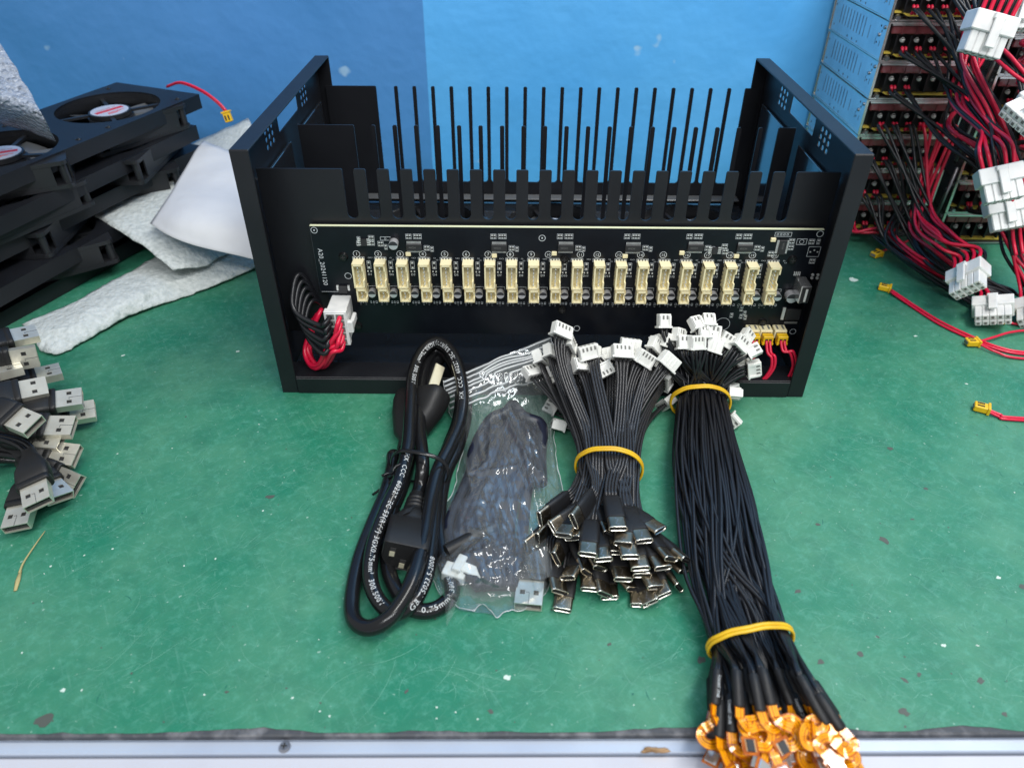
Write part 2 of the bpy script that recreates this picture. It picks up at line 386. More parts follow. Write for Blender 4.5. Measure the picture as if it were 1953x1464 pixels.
def slab(name, x0, x1, ya, yb, z0, z1, k, parent=None, kind=None, bev=.0004):
    m = MB(); tilt = .0056 / .3836
    vs = []
    for z in (z0, z1 - bev): vs += [V((x0, ya + (x0) * tilt, z)), V((x1, ya + x1 * tilt, z)), V((x1, yb + x1 * tilt, z)), V((x0, yb + x0 * tilt, z))]
    vs += [V((x0, ya + bev + (x0) * tilt, z1)), V((x1, ya + bev + x1 * tilt, z1)), V((x1, yb - bev + x1 * tilt, z1)), V((x0, yb - bev + x0 * tilt, z1))]
    fs = [(3, 2, 1, 0)] + [(i, (i + 1) % 4, 4 + (i + 1) % 4, 4 + i) for i in range(4)] + [(4 + i, 4 + (i + 1) % 4, 8 + (i + 1) % 4, 8 + i) for i in range(4)] + [(8, 9, 10, 11)]
    m.add(vs, fs, k); return m.build(name, parent, kind=kind)
rail = slab('edge_rail', -1.4, 1.4, -.2147, -.2098, -.012, -.0030, 'rail', kind='structure')
slab('rail_lip', -1.4, 1.4, -.2098 + .0001, -.2092, -.012, -.0024, 'rail', rail)
slab('bench_front', -1.4, 1.4, -.42, -.2151, -.03, -.0042, 'bench', kind='structure', bev=.0008)
slab('table_core', -1.4, 1.4, -.2055, .9, -.03, -.0034, 'mat_edge', kind='structure')
s = empty('rail_screw', G(543, 1424, -.003), 'black cross-head screw set in the pale rail along the front of the green mat', 'screw')
m = MB(); m.cyl((0, 0, 0), (0, 0, 1), .0023, .0011, 'steel', 20, .0017); m.build('screw_head', s)
m = MB(); m.box((0, 0, .0012), (.0022, .0004, .0003), 'hole'); m.box((0, 0, .00121), (.0004, .0022, .0003), 'hole'); m.build('cross_slot', s)
# wood splinter lying in the rail
m = MB(); a = G(1222, 1433, -.0029); b = G(1278, 1428, -.0029)
for j, (w, dz) in enumerate(((.0012, .0006), (.0007, .0014), (.0005, .0009))):
    p = [a + (b - a) * t + V((0, sin(t * 5 + j) * .0006 + j * .0004 - .0004, dz)) for t in (.0 + j * .1, .3, .6, 1 - j * .08)]
    m.tube(spline(p, 4), [w * .2, w * .5, w * .7, w * .8, w * .8, w * .7, w * .8, w * .9, w * .7, w * .8, w * .7, w * .5, w * .1][:13], 'wood', 6)
m.build('wood_splinter', label='thin brown wood splinter lying on the pale rail below the flat orange cables', cat='splinter')
# walls
WY = .325; cx = GY(812, 100, WY).x
def wall(name, p0, p1, k):
    m = MB(); nx, nz_ = 40, 30
    vs = [V((p0[0] + (p1[0] - p0[0]) * i / nx, p0[1] + (p1[1] - p0[1]) * i / nx, -.02 + 1.0 * j / nz_)) for j in range(nz_ + 1) for i in range(nx + 1)]
    m.add(vs, [(j * (nx + 1) + i, j * (nx + 1) + i + 1, (j + 1) * (nx + 1) + i + 1, (j + 1) * (nx + 1) + i) for j in range(nz_) for i in range(nx)], k, True)
    return m.build(name, kind='structure')
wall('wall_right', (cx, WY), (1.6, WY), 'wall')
wall('wall_left', (-1.5, WY + .26), (cx, WY), 'wall_shaded')
# ---------------------------------------------------------------- the black case
HW = .156; CH = .1473; CD = .188; FL = .0094; TH = .0012
case = empty('server_case', (0, 0, 0), 'open black sheet-metal case with slotted dividers and a long circuit board inside', 'case')
def side_panel(sx):
    m = MB(); fx = lambda u, v, w: V((sx * (HW - w), u, v))
    holes = [rrect(.1035, .1365, .046, .014, .0012, 2)]
    for cy in (.0622, .1435):
        for i in range(3):
            for j in range(3): holes.append(rrect(cy + (i - 1) * .0062, .1335 + (j - 1) * .0042, .0042, .0030, .0013, 2))
    m.prism([[(0, 0), (CD, 0), (CD, CH), (0, CH)]] + holes, 0, .0006, fx, 'black_metal')
    o = m.build('side_panel', case)
    f = MB()                                              # inward returns: front, top, back
    zb = FL + .0004
    def strip(c, d): f.box(c, d, 'black_metal', bev=.00035)
    strip((sx * (HW - FL / 2), TH / 2 - .0002, CH / 2), (FL, TH, CH))
    strip((sx * (HW - FL / 2), CD / 2, CH - TH / 2 + .0002), (FL, CD, TH))
    strip((sx * (HW - FL / 2), CD - TH / 2 + .0002, CH / 2), (FL, TH, CH - .001))
    f.build('flange', o)
    for (yc, ln) in ((.062, .060), (.150, .052)):
        b = MB(); b.box((sx * (HW - TH - .0011), yc, .0765), (.0016, ln, .088), 'black_plate', bev=.0003); b.build('inner_bracket', o)
    return o
side_panel(-1); side_panel(1)
m = MB(); m.box((0, -.0001, FL / 2 + .0008), (2 * (HW - FL) - .0003, TH, FL + .0016), 'black_metal', bev=.00035)
m.box((0, .0085, .0108), (2 * HW - .003, .016, TH), 'black_metal', bev=.0003); m.build('front_lip', case)
m = MB(); m.box((0, CD / 2 + .004, .0012), (2 * HW - .003, CD - .010, TH), 'black_plate'); m.box((0, .0170, .0058), (2 * HW - .003, TH, .009), 'black_plate'); m.build('base_plate', case)
def comb(name, y, xl, xr, cents, fwid, zt, zs, zb, extra=None):
    out = [(xl, zb), (xr, zb), (xr, zt)]
    r = .0006
    edges = [(c - fwid / 2, c + fwid / 2) for c in cents]
    # solid ends then slots between fingers
    slots = []; prev = extra[0]
    for a, b_ in edges: slots.append((prev, a)); prev = b_
    slots.append((prev, extra[1]))
    for a, b_ in reversed(slots):
        w = b_ - a; rr = min(w / 2, extra[2])
        out += [(b_ + r, zt), (b_, zt - r)]
        for i in range(7):
            t = -pi / 2 * i / 6; out.append((b_ - rr + rr * cos(t), zs + rr + rr * sin(t)))
        for i in range(1, 7):
            t = -pi / 2 - pi / 2 * i / 6; out.append((a + rr + rr * cos(t), zs + rr + rr * sin(t)))
        out += [(a, zt - r), (a - r, zt)]
    out += [(xl, zt)]
    m = MB(); m.prism([out], 0, TH, lambda u, v, w: V((u, y + w, v)), 'black_metal')
    return m.build(name, case)
c1 = [-.09973 + .01233 * i for i in range(19)]
comb('slotted_panel', .0267, -HW + .0016, HW - .0016, c1, .0064, .1282, .1003, .0270, (-.1089, .1312, .0031))
c2 = [-.10402 + .01306 * i for i in range(19)]
comb('slotted_panel', .0994, -.1497, .1522, c2, .0026, .1282, .058, .046, (-.1157, .1417, .0015))
c3 = [-.1018 + .01295 * i for i in range(19)]
comb('slotted_panel', .185, -.1510, .1520, c3, .0026, .1282, .0594, .0480, (-.1156, .1422, .0022))
m = MB(); m.box((0, .1798, .0497), (2 * HW - .012, .0090, .0012), 'fan_blade', bev=.0003); m.box((0, .1868, .024), (2 * HW - .004, TH, .046), 'black_metal'); m.build('rear_sill', case)
m = MB(); m.box((0, .0320, .0272), (2 * HW - .004, .0095, .0010), 'black_metal'); m.build('panel_fold', case)

# fans, shared by the case and the spare trays: fan lies flat, top at z=0
def fan_meshes(R):
    me = {}
    m = MB(); outer = rrect(0, 0, 2 * R + .006, 2 * R + .006, .004, 3)
    m.prism([outer, circ(0, 0, R, 32)], -.0035, 0, lambda u, v, w: V((u, v, w)), 'fan_black')
    m.prism([outer, circ(0, 0, R, 32)], -.0235, -.020, lambda u, v, w: V((u, v, w)), 'fan_black')
    ring = []
    for (r_, z) in ((R, -.0036), (R + .0011, -.0036), (R + .0011, -.0200), (R, -.0200)): ring.append([V((r_ * cos(2 * pi * i / 32), r_ * sin(2 * pi * i / 32), z)) for i in range(32)])
    m.loft(ring + [ring[0]], 'fan_black', False, False)
    for (sx, sy) in ((1, 1), (1, -1), (-1, 1), (-1, -1)): m.cyl((sx * (R - .001), sy * (R - .001), -.0201), (0, 0, 1), .0028, .0166, 'fan_black', 8)
    for a in range(4): m.box(Matrix.Rotation(a * pi / 2, 3, 'Z') @ V((0, R + .0022, -.0118)), (2 * R * .80, .0012, .0163), 'fan_black', Matrix.Rotation(a * pi / 2, 3, 'Z'))
    me['fan_frame'] = m.mesh('fan_frame')
    m = MB()
    for a in (.35, .35 + pi / 2, .35 + pi, .35 + 3 * pi / 2):
        c, s_ = cos(a), sin(a); R3 = Matrix.Rotation(a, 3, 'Z'); m.box(R3 @ V(((R + .012) / 2, .002, -.0045)), (R - .012, .0030, .0022), 'fan_black', R3)
    m.cyl((0, 0, -.0062), (0, 0, 1), .0155, .0040, 'fan_black', 28); me['fan_strut'] = m.mesh('fan_strut')
    m = MB()
    for k in range(7):
        a0 = 2 * pi * k / 7; vs = []
        for i in range(6):
            r_ = .0165 + (R - .0185) * i / 5
            for j in range(5):
                t = j / 4; a = a0 + t * .74 + .20 * (i / 5); vs.append(V((r_ * cos(a), r_ * sin(a), -.0085 - t * .0095)))
        m.add(vs, [(i * 5 + j, i * 5 + j + 1, i * 5 + 6 + j, i * 5 + 5 + j) for i in range(5) for j in range(4)], 'fan_blade', True)
    m.cyl((0, 0, -.0185), (0, 0, 1), .0170, .0115, 'fan_black', 28); me['fan_blades'] = m.mesh('fan_blades')
    m = MB(); m.cyl((0, 0, -.0021), (0, 0, 1), .0140, .0002, 'sticker', 28)
    m.box((0, .0005, -.00185), (.023, .0045, .0001), 'sticker_red')
    for q in range(3): m.box((.002 * q - .002, -.0055 - q * .0016, -.00185), (.014 - q * .003, .0007, .0001), 'sticker_red')
    vs, fs = text_geo('DC BRUSHLESS', .0024, align='CENTER'); m.add([V((p.x, p.y + .0045, -.0018)) for p in vs], fs, 'sticker_red')
    me['hub_label'] = m.mesh('hub_label')
    return me
FANR = .0385
FM = fan_meshes(FANR)
def add_fan(parent, x, y, z, rot=0.):
    f = place('fan', FM['fan_frame'], parent, Matrix.Translation((x, y, z)) @ Matrix.Rotation(rot, 4, 'Z'))
    for k in ('fan_strut', 'fan_blades', 'hub_label'): place(k, FM[k], f, Matrix.Identity(4))
    return f
m = MB(); fc = (-.0790, .0100, .1065)
m.prism([[(-.150, .090), (.151, .090), (.151, .1835), (-.150, .1835)]] + [circ(c, .1480, .0330, 40) for c in fc], .0438, .0450, lambda u, v, w: V((u, v, w)), 'black_plate')
m.build('fan_plate', case)
for c in fc: add_fan(case, c, .1480, .0436).scale = (.855, .855, .9)

# circuit board on the front panel; board face at y=YB
YB = .0227
bx0, bx1, bz0, bz1 = -.1296, .1516, .0285, .0975
pcb = MB(); pcb.prism([[(bx0 - .0003, .0563), (bx0 + .004, .0563), (bx0 + .004, bz0), (bx1, bz0), (bx1, bz1), (bx0, bz1)]], 0, .0016, lambda u, v, w: V((u, YB + w, v)), 'pcb')
board = pcb.build('circuit_board', case)
m = MB(); m.box(((bx0 + bx1) / 2, YB + .0008, bz1 + .0002), (bx1 - bx0 + .0004, .0017, .0003), 'pcb_edge'); m.box((bx0 - .00035, YB + .0008, (.0563 + bz1) / 2), (.0003, .0010, bz1 - .0563), 'slot_dark'); m.build('board_edge', board)
silk = MB(); parts_mb = MB()
def B(px, py): p = GY(px, py, YB); return p.x, p.z
def sbox(x, z, w, h, k='silk', d=.00006, t=.0002, line=None):
    if line:
        for (dx, dz, ww, hh) in ((0, h / 2, w, line), (0, -h / 2, w, line), (w / 2, 0, line, h), (-w / 2, 0, line, h)): silk.box((x + dx, YB - d / 2, z + dz), (ww, d, hh), k)
    else: silk.box((x, YB - d / 2, z), (w, d, h), k)
def stext(t, x, z, size, rot=0., k='silk', align='CENTER'):
    vs, fs = text_geo(t, size, 1.05, align); c, s_ = cos(rot), sin(rot)
    silk.add([V((x + p.x * c - p.y * s_, YB - .00008, z + p.x * s_ + p.y * c)) for p in vs], fs, k)
def sring(x, z, r, w=.00022, k='silk', sq=1.):
    n_ = 20; vs = []
    for i in range(n_): a = 2 * pi * i / n_; vs += [V((x + r * cos(a), YB - .00006, z + r * sq * sin(a))), V((x + (r - w) * cos(a), YB - .00006, z + (r - w) * sq * sin(a)))]
    silk.add(vs, [(2 * i, 2 * i + 1, (2 * i + 3) % (2 * n_), (2 * i + 2) % (2 * n_)) for i in range(n_)], k)
# headers
def header_mesh(w, h, d):
    m = MB(); t = .0008
    m.box((0, -.0008, 0), (w, .0016, h), 'cream'); yc = -(d + .0016) / 2; dl = d - .0016
    m.box((0, yc, h / 2 - t * .9), (w, dl, t * 1.8), 'cream'); m.box((0, yc, -h / 2 + t / 2), (w, dl, t), 'cream')
    m.box((-w / 2 + t / 2, yc, 0), (t, dl, h - .0001), 'cream')
    sg = h * .30; m.box((w / 2 - t / 2, yc, h / 2 - sg / 2), (t, dl, sg), 'cream'); m.box((w / 2 - t / 2, yc, -h / 2 + sg / 2), (t, dl, sg), 'cream')
    m.box((w / 2 - t / 2, yc + dl * .25, 0), (t, dl * .5, h * .42), 'cream')
    n_ = max(2, round((h - .003) / .0025))
    for i in range(n_): m.box((0, -.0045, (i - (n_ - 1) / 2) * .0025), (.00064, .0042, .00064), 'solder')
    for i in range(n_): m.box((-w / 2 - .0001, -.0012, (i - (n_ - 1) / 2) * .0025), (.0003, .0012, .0009), 'grey_hole')
    return m.mesh('header')
HT = header_mesh(.0060, .0152, .0068); HS = header_mesh(.0058, .0082, .0068)
hx = []
for i in range(20):
    px = 686 + 41.42 * i
    x = GY(px, 530, YB - .004).x; hx.append(x)
    place('tall_header', HT, board, Matrix.Translation((x, YB, .0704)))
    place('short_header', HS, board, Matrix.Translation((x + .0006, YB, .0582)))
m = MB()
for k in range(20): m.cyl((0, 0, 0), (0, -1, 0), .0022, .0042, 'alu', 16) if k == 0 else None
m.box((0, -.0002, 0), (.0044, .0006, .0044), 'ic')
vs = [V((0, -.00425, 0))] + [V((.0021 * cos(pi * i / 10), -.00425, .0021 * sin(pi * i / 10))) for i in range(11)]
m.add(vs, [(0, i + 1, i + 2) for i in range(10)], 'can_dark'); CAPM = m.mesh('capacitor')
for i in range(20):
    x = hx[i] + .0058
    place('capacitor', CAPM, board, Matrix.Translation((x, YB, .0575)) @ Matrix.Rotation(0, 4, 'Y'))
x, z = B(752, 461); place('capacitor', CAPM, board, Matrix.Translation((x, YB, z)) @ Matrix.Scale(1.15, 4))
x, z = B(1505, 560); place('capacitor', CAPM, board, Matrix.Translation((x, YB, z)) @ Matrix.Scale(1.35, 4))
# chips
m = MB(); m.box((0, -.0010, 0), (.0086, .0014, .0040), 'ic', bev=.0002)
for i in range(13):
    for sg in (1, -1): m.box(((i - 6) * .00062, -.0005, sg * .0026), (.0003, .0004, .0014), 'solder')
sbx = [(-.003, 0, .0036), (.0, .0, .004)]
vs, fs = text_geo('WCH', .0016, align='CENTER'); m.add([V((p.x - .001, -.00172, p.y - .0005)) for p in vs], fs, 'grey_hole')
ICM = m.mesh('chip')
for (px, py, rot) in ((790, 470, 0), (952, 471, 0), (1079, 471, 0), (1207, 472, 0), (1326, 471, 0), (1420, 472, 0), (1491, 470, pi / 2)):
    x, z = B(px, py); place('chip', ICM, board, Matrix.Translation((x, YB, z)) @ Matrix.Rotation(rot, 4, 'Y'))
m = MB(); m.box((0, -.0008, 0), (.0030, .0012, .0038), 'ic')
for i in range(4):
    for sg in (1, -1): m.box((sg * .0026, -.0004, (i - 1.5) * .0011), (.0018, .0004, .0005), 'solder')
SO8 = m.mesh('chip')
for (px, py) in ((694, 461), (1363, 477)): x, z = B(px, py); place('chip', SO8, board, Matrix.Translation((x, YB, z)))
m = MB(); m.box((0, -.0008, 0), (.0028, .0014, .0022), 'cream', bev=.0002); CRY = m.mesh('crystal')
for (px, py) in ((779, 483), (943, 486), (1057, 482), (1192, 487), (1300, 481), (1404, 487), (1474, 456)): x, z = B(px, py); place('crystal', CRY, board, Matrix.Translation((x, YB, z)))
# tiny two-pad parts and their outlines
pads = MB()
def tiny(px, py, n=2, vert=True):
    x, z = B(px, py)
    for i in range(n):
        xx = x + (i - (n - 1) / 2) * .0014
        pads.box((xx, YB - .0002, z + .00075), (.0010, .0004, .0006), 'solder'); pads.box((xx, YB - .0002, z - .00075), (.0010, .0004, .0006), 'solder'); pads.box((xx, YB - .00025, z), (.0009, .0004, .0009), 'ic')
    sbox(x, z, .0014 * n + .0003, .0030, line=.00014)
for bx in (790, 952, 1079, 1207, 1326, 1420):
    tiny(bx - 11, 451, 2); tiny(bx + 6, 451, 3); tiny(bx + 24, 473, 2); tiny(bx + 34, 475, 1)
for (px, py, n_) in ((684, 456, 1), (683, 464, 1), (708, 454, 2), (709, 463, 2), (726, 465, 2), (736, 471, 1), (1382, 470, 2), (1383, 480, 2), (1510, 460, 2), (1508, 472, 2), (1548, 461, 2), (1561, 461, 1), (1549, 498, 2), (1470, 484, 2), (1395, 601, 1), (1414, 589, 1), (1420, 597, 1), (1413, 603, 1), (1421, 605, 1)): tiny(px, py, n_)
for i in range(20):
    X = hx[i]
    # diode row above header, led resistor column at the right, labels below
    sbox(X - .0002, .0778 + .0003, .0066, .0020, line=.00016)
    for q in range(4): pads.box((X - .0026 + q * .0016, YB - .0002, .0781), (.0009, .0004, .0013), 'solder')
    xx = X + .0053
    if i < 19:
        sbox(xx, .0742, .0021, .0048, line=.00015)
        for q in (0, 1, 2): pads.box((xx, YB - .0002, .0757 - q * .0015), (.0011, .0004, .0009), 'solder' if q != 1 else 'ic')
        for q in (-1, 1): pads.box((xx + q * .0009, YB - .0002, .0703), (.0007, .0004, .0008), 'solder')
        stext('D%d' % (i + 1), xx, .0676, .0019, k='silk')
    sbox(X + .0058, .0606, .0050, .00015); sbox(X + .0033, .0597, .00015, .0018); sbox(X + .0083, .0597, .00015, .0018)
    for q, (dx, w) in enumerate(((-.0022, .0009), (-.0006, .0004), (.0009, .0009), (.0040, .0007), (.0055, .0004), (.0072, .0009))):
        sbox(X + dx, .0500, w, .0013, line=.00014); sbox(X + dx, .0483 + .0012 * (q % 2), w * .8, .00016)
    px = [680, 721, 763, 806, 848, 889, 931, 973, 1013, 1046, 1107, 1139, 1180.5, 1222, 1265, 1310, 1350, 1392, 1435, 1478][i]
    x, z = B(px, 484 + i * .15); sring(x, z, .0020, .00025); stext(str(i + 1), x, z - .00085, .0026 if i < 9 else .0022)
    for q in (0, 1):
        sring(X + .0058 + q * .0011 * (1 if i % 3 else 1.2), .0787 - q * .0012 * (1 if i % 2 else 0), .0006, .00013, sq=.6)
stext('A20_20241120', *B(606, 474), .0036, -pi / 2, align='LEFT')
for (px, py) in ((599, 439), (1034, 454), (1100, 626), (1564, 446), (1512, 632)): x, z = B(px, py); sring(x, z, .0019, .0003); silk.box((x, YB - .00004, z), (.0008, .00008, .0008), 'silk') if px < 1050 else None
x, z = B(664, 526); sring(x, z, .0020, .0003)
x, z = B(631, 556); sbox(x, z, .0105, .00016)
x, z = B(1378, 618); sring(x, z, .0044, .0002)
x, z = B(1393, 640)
x, z = B(1494, 447); sbox(x, z, .0090, .0024, line=.0002)
for q in range(4): sring(x - .003 + q * .0018, z, .0006, .0002)
x, z = B(1529, 461); sbox(x, z, .0054, .0034, line=.00018); sring(x, z, .0013, .0002)
x, z = B(1552, 480); sbox(x, z, .0066, .0060, line=.00018)
for q in range(3): pads.box((x - .002 + q * .002, YB - .0003, z + (.001 if q == 1 else 0)), (.0007, .0004, .0007), 'solder')
x, z = B(1455, 611); stext('+   -', x, z, .0022)
for (px, py, w, h) in ((1510, 573, .0068, .0014), (1508, 615, .0078, .0014)): x, z = B(px, py); sbox(x, z, w, h, 'grey_hole')
x, z = B(735, 455); sbox(x, z, .0056, .0020, line=.0002); stext('D', x, z - .0006, .0016)
for (px, py) in ((1380, 555), (1555, 545), (1370, 575)): pass
silk.build('silkscreen', board, kind='stuff'); pads.build('small_part_pads', board, kind='stuff')
m = MB(); x, z = B(655, 548); m.box((x, YB - .001, z - .0006), (.0050, .002, .0042), 'ic', bev=.0002); m.box((x - .0032, YB - .0005, z), (.0012, .001, .003), 'solder'); m.box((x + .0032, YB - .0005, z), (.0012, .001, .003), 'solder'); m.build('diode', board)
m = MB(); x, z = B(1511, 597); m.box((x, YB - .0011, z), (.0086, .0022, .0072), 'ic', bev=.0003); m.box((x - .0055, YB - .0006, z), (.0016, .0008, .0080), 'solder'); m.build('regulator', board)
m = MB(); x, z = B(1524, 540)
m.box((x, YB - .0060, z - .0010), (.0058, .0120, .0110), 'zinc', bev=.0004); m.box((x, YB - .0122, z - .0010), (.0044, .0003, .0094), 'hole'); m.box((x + .0002, YB - .0120, z - .0010), (.0012, .0012, .0080), 'white_nylon')
for q in range(2):
    for w in range(2): m.cyl((x + .0060 + q * .0030, YB - .0006, z + .006 - w * .002), (0, -1, 0), .0008, .0008, 'solder', 8)
for q in range(4): m.box((x - .0045 + q * .0010, YB - .0008, z + .0066), (.0004, .0010, .0022), 'solder')
m.build('usb_socket', board)
def board_screw(px, py):
    x, z = B(px, py); m = MB(); m.cyl((x, YB, z), (0, -1, 0), .0027, .0016, 'dark_screw', 20, .0020); m.box((x, YB - .00165, z), (.0026, .0002, .0006), 'hole'); m.box((x, YB - .00166, z), (.0006, .0002, .0026), 'hole'); m.build('screw', board)
for p in ((655, 489), (1076, 494), (1511, 495), (683, 621), (1072, 590), (1454, 614)): board_screw(*p)
# cream headers for the fan leads, bottom right
for i, px in enumerate((1428, 1452, 1479)):
    x, z = B(px, 628); m = MB(); m.box((x + .001, YB - .0033, z + .0006), (.0072, .0066, .0055), 'cream', bev=.0003); m.box((x + .001, YB - .0067, z + .0002), (.0055, .0002, .0036), 'hole')
    for q in (-1, 1): m.box((x + .001 + q * .0017, YB - .0030, z + .00345), (.0010, .0040, .0003), 'grey_hole')
    m.build('fan_header', board)
# ---------------------------------------------------------------- fan trays stacked at the left
TR = V((-.2771, .2717, .098)); TL = V((-.3795, -.9249, -.0246)).normalized(); TS = V((-.925, .3798, 0)); TS = (TS - TL * TS.dot(TL)).normalized(); TN = TS.cross(TL).normalized()
if TN.z < 0: TN = -TN
TRAYL, TRAYW = .30, .089
m = MB()
hl = [circ(.052 + .098 * i, TRAYW / 2, FANR, 44) for i in range(3)]
m.prism([[(0, 0), (TRAYL, 0), (TRAYL, TRAYW), (0, TRAYW)]] + hl, -.0012, 0, lambda u, v, w: V((u, v, w)), 'black_metal')
TRAYM = m.mesh('tray_plate')
m = MB(); t = .0012
for (c, d) in (((TRAYL / 2, t / 2, -.0062), (TRAYL, t, .0100)), ((TRAYL / 2, TRAYW - t / 2, -.0062), (TRAYL, t, .0100)), ((t / 2, TRAYW / 2, -.0062), (t, TRAYW - 2 * t, .0100)), ((TRAYL - t / 2, TRAYW / 2, -.0062), (t, TRAYW - 2 * t, .0100))): m.box(c, d, 'black_metal')
TRIM = m.mesh('tray_rim')
m = MB(); m.cyl((0, 0, 0), (0, 0, 1), .0022, .0006, 'dark_screw', 14, .0017); m.box((0, 0, .00065), (.0020, .0004, .0002), 'hole'); m.box((0, 0, .00066), (.0004, .0020, .0002), 'hole'); SCR = m.mesh('screw')
tl = ['topmost black fan tray of the left stack, silver and red fan label showing', 'black fan tray second from the top of the left stack', 'black fan tray in the middle of the left stack, over the white foam', 'black fan tray second from the bottom of the left stack, under the foam', 'lowest black fan tray of the left stack, resting on the green mat']
offs = [(0, 0), (.014, -.003), (.006, .003), (-.002, -.004), (.004, .002)]
for k in range(5):
    o_ = TR + TL * offs[k][0] + TS * offs[k][1] + V((0, 0, -.0205 * k))
    rot = Matrix.Rotation(radians((0, .8, -.6, .9, -.3)[k]), 4, 'Z')
    t_ = empty('fan_tray', label=tl[k], cat='fan tray', group='fan trays stacked at the left', mtx=Matrix.Translation(o_) @ rot @ basis(V((0, 0, 0)), TL, TS, TN))
    place('tray_plate', TRAYM, t_, Matrix.Identity(4)); place('tray_rim', TRIM, t_, Matrix.Identity(4))
    for i in range(3):
        add_fan(t_, .052 + .098 * i, TRAYW / 2, -.0013, .2 + .5 * i + k).scale = (1, 1, .80)
        if k == 0:
            for (sx, sy) in ((1, 1), (1, -1), (-1, 1), (-1, -1)): place('screw', SCR, t_, Matrix.Translation((.052 + .098 * i + sx * .0355, TRAYW / 2 + sy * .0368, .00005)))
def wire(mb, P, r, k, n=8, seg=8): mb.tube(spline(P, n), r, k, seg)
def small_plug(name, parent, c, fwd, k='yellow', w=.0058, l=.0085, t=.0038, upv=(0, 0, 1)):
    m = MB(); m.box((0, 0, 0), (w, l, t), k, bev=.0004); m.box((0, -l / 2 + .0008, .0001), (w + .0014, .0014, t + .0008), k, bev=.0002)
    for s_ in (-1, 1): m.box((s_ * w * .22, .001, t / 2 + .0001), (.0011, l * .45, .0003), 'hole')
    m.box((0, l / 2 + .0001, 0), (w * .7, .0003, t * .5), 'grey_hole')
    mt = aim(c, fwd, upv)
    if parent is not None: mt = parent.matrix_world.inverted() @ mt if parent.matrix_world != Matrix.Identity(4) else Matrix.Translation(-V(parent.location)) @ mt
    return m.build(name, parent, mt)
def lead(name, label, paths, plug_at=None, plug_dir=None, r=.00085, group=None, k='red_wire', pk='yellow', upv=(0, 0, 1)):
    e = empty(name, (0, 0, 0), label, 'wire lead', group)
    for P in paths: m = MB(); wire(m, P, r, k); m.build('wire', e)
    if plug_at is not None: small_plug('plug', e, plug_at, plug_dir, pk, upv=upv)
    return e
y0 = .26
P = [GY(318, 166, y0 + .01), GY(345, 159, y0), GY(385, 175, y0 - .005), GY(414, 196, y0 - .008), GY(430, 213, y0 - .010)]
lead('fan_lead', 'red lead with small yellow plug curling off the back of the topmost fan tray', [P, [p + V((.0012, -.001, .0010)) for p in P]], GY(434, 222, y0 - .012), (.25, -.2, -1), upv=(0, -1, .2))

# ---------------------------------------------------------------- foam, bubble wrap and paper
def sheet(name, rows, k, thick=.0022, nz=.0012, scale=60, sub=6, smooth_n=True, ragged=.0, **tags):
    # rows: list of rows of points, smoothed both ways
    R1 = [spline(r, sub) for r in rows]; cols = [spline([R1[i][j] for i in range(len(R1))], sub) for j in range(len(R1[0]))]
    H = len(cols[0]); W_ = len(cols); m = MB(); top = []; bot = []
    for j in range(W_):
        for i in range(H):
            p = cols[j][i].copy(); e = min(i, H - 1 - i, j, W_ - 1 - j)
            p += V((noise.noise(p * scale), noise.noise(p * scale + V((9, 0, 0))), noise.noise(p * scale + V((0, 9, 0))))) * nz
            if e == 0 and ragged: p += V((noise.noise(p * 300), noise.noise(p * 300 + V((5, 5, 0))), 0)) * ragged
            th = thick * (.35 if e == 0 else 1)
            top.append(p + V((0, 0, th / 2))); bot.append(p - V((0, 0, th / 2)))
    n = len(top); fs = []
    for j in range(W_ - 1):
        for i in range(H - 1):
            q = (j * H + i, (j + 1) * H + i, (j + 1) * H + i + 1, j * H + i + 1); fs.append(q); fs.append(tuple(n + x for x in reversed(q)))
    rim = [(j * H, (j + 1) * H) for j in range(W_ - 1)] + [((W_ - 1) * H + i, (W_ - 1) * H + i + 1) for i in range(H - 1)] + [((j + 1) * H + H - 1, j * H + H - 1) for j in range(W_ - 1)] + [(i + 1, i) for i in range(H - 1)]
    fs += [(a, n + a, n + b, b) for a, b in rim]
    m.add(top + bot, fs, k, True); return m.build(name, **tags)
foamB = sheet('foam_sheet', [
    [G(42, 618, .004), G(130, 583, .006), G(185, 553, .009), G(240, 523, .007), G(300, 490, .004), G(370, 455, .006), G(470, 420, .006)],
    [G(60, 645, .006), G(145, 612, .009), G(215, 580, .010), G(280, 552, .010), G(345, 520, .008), G(410, 490, .009), G(520, 455, .008)],
    [G(78, 668, .002), G(112, 672, .002), G(170, 645, .0025), G(245, 602, .003), G(345, 567, .002), G(432, 534, .003), G(530, 492, .002)]],
    'foam', .0026, .0010, 120, 9, ragged=.0014, label='long torn strip of white packing foam lying flat on the green mat', cat='packing foam', group='white packing foam at the left')
foamA = sheet('foam_sheet', [
    [G(120, 372, .037), G(230, 320, .037), G(330, 290, .040), G(392, 262, .046), G(474, 226, .060)],
    [G(200, 425, .034), G(300, 380, .037), G(380, 345, .038), G(430, 320, .042), G(500, 300, .045)],
    [G(270, 468, .028), G(350, 440, .028), G(410, 415, .024), G(460, 390, .020), G(510, 380, .020)],
    [G(331, 514, .020), G(395, 505, .014), G(425, 487, .012), G(470, 468, .010), G(520, 440, .010)]],
    'foam', .0024, .0012, 90, 8, ragged=.0010, label='upper white foam sheet slipped out between the fan trays, under the white paper bag', cat='packing foam', group='white packing foam at the left')
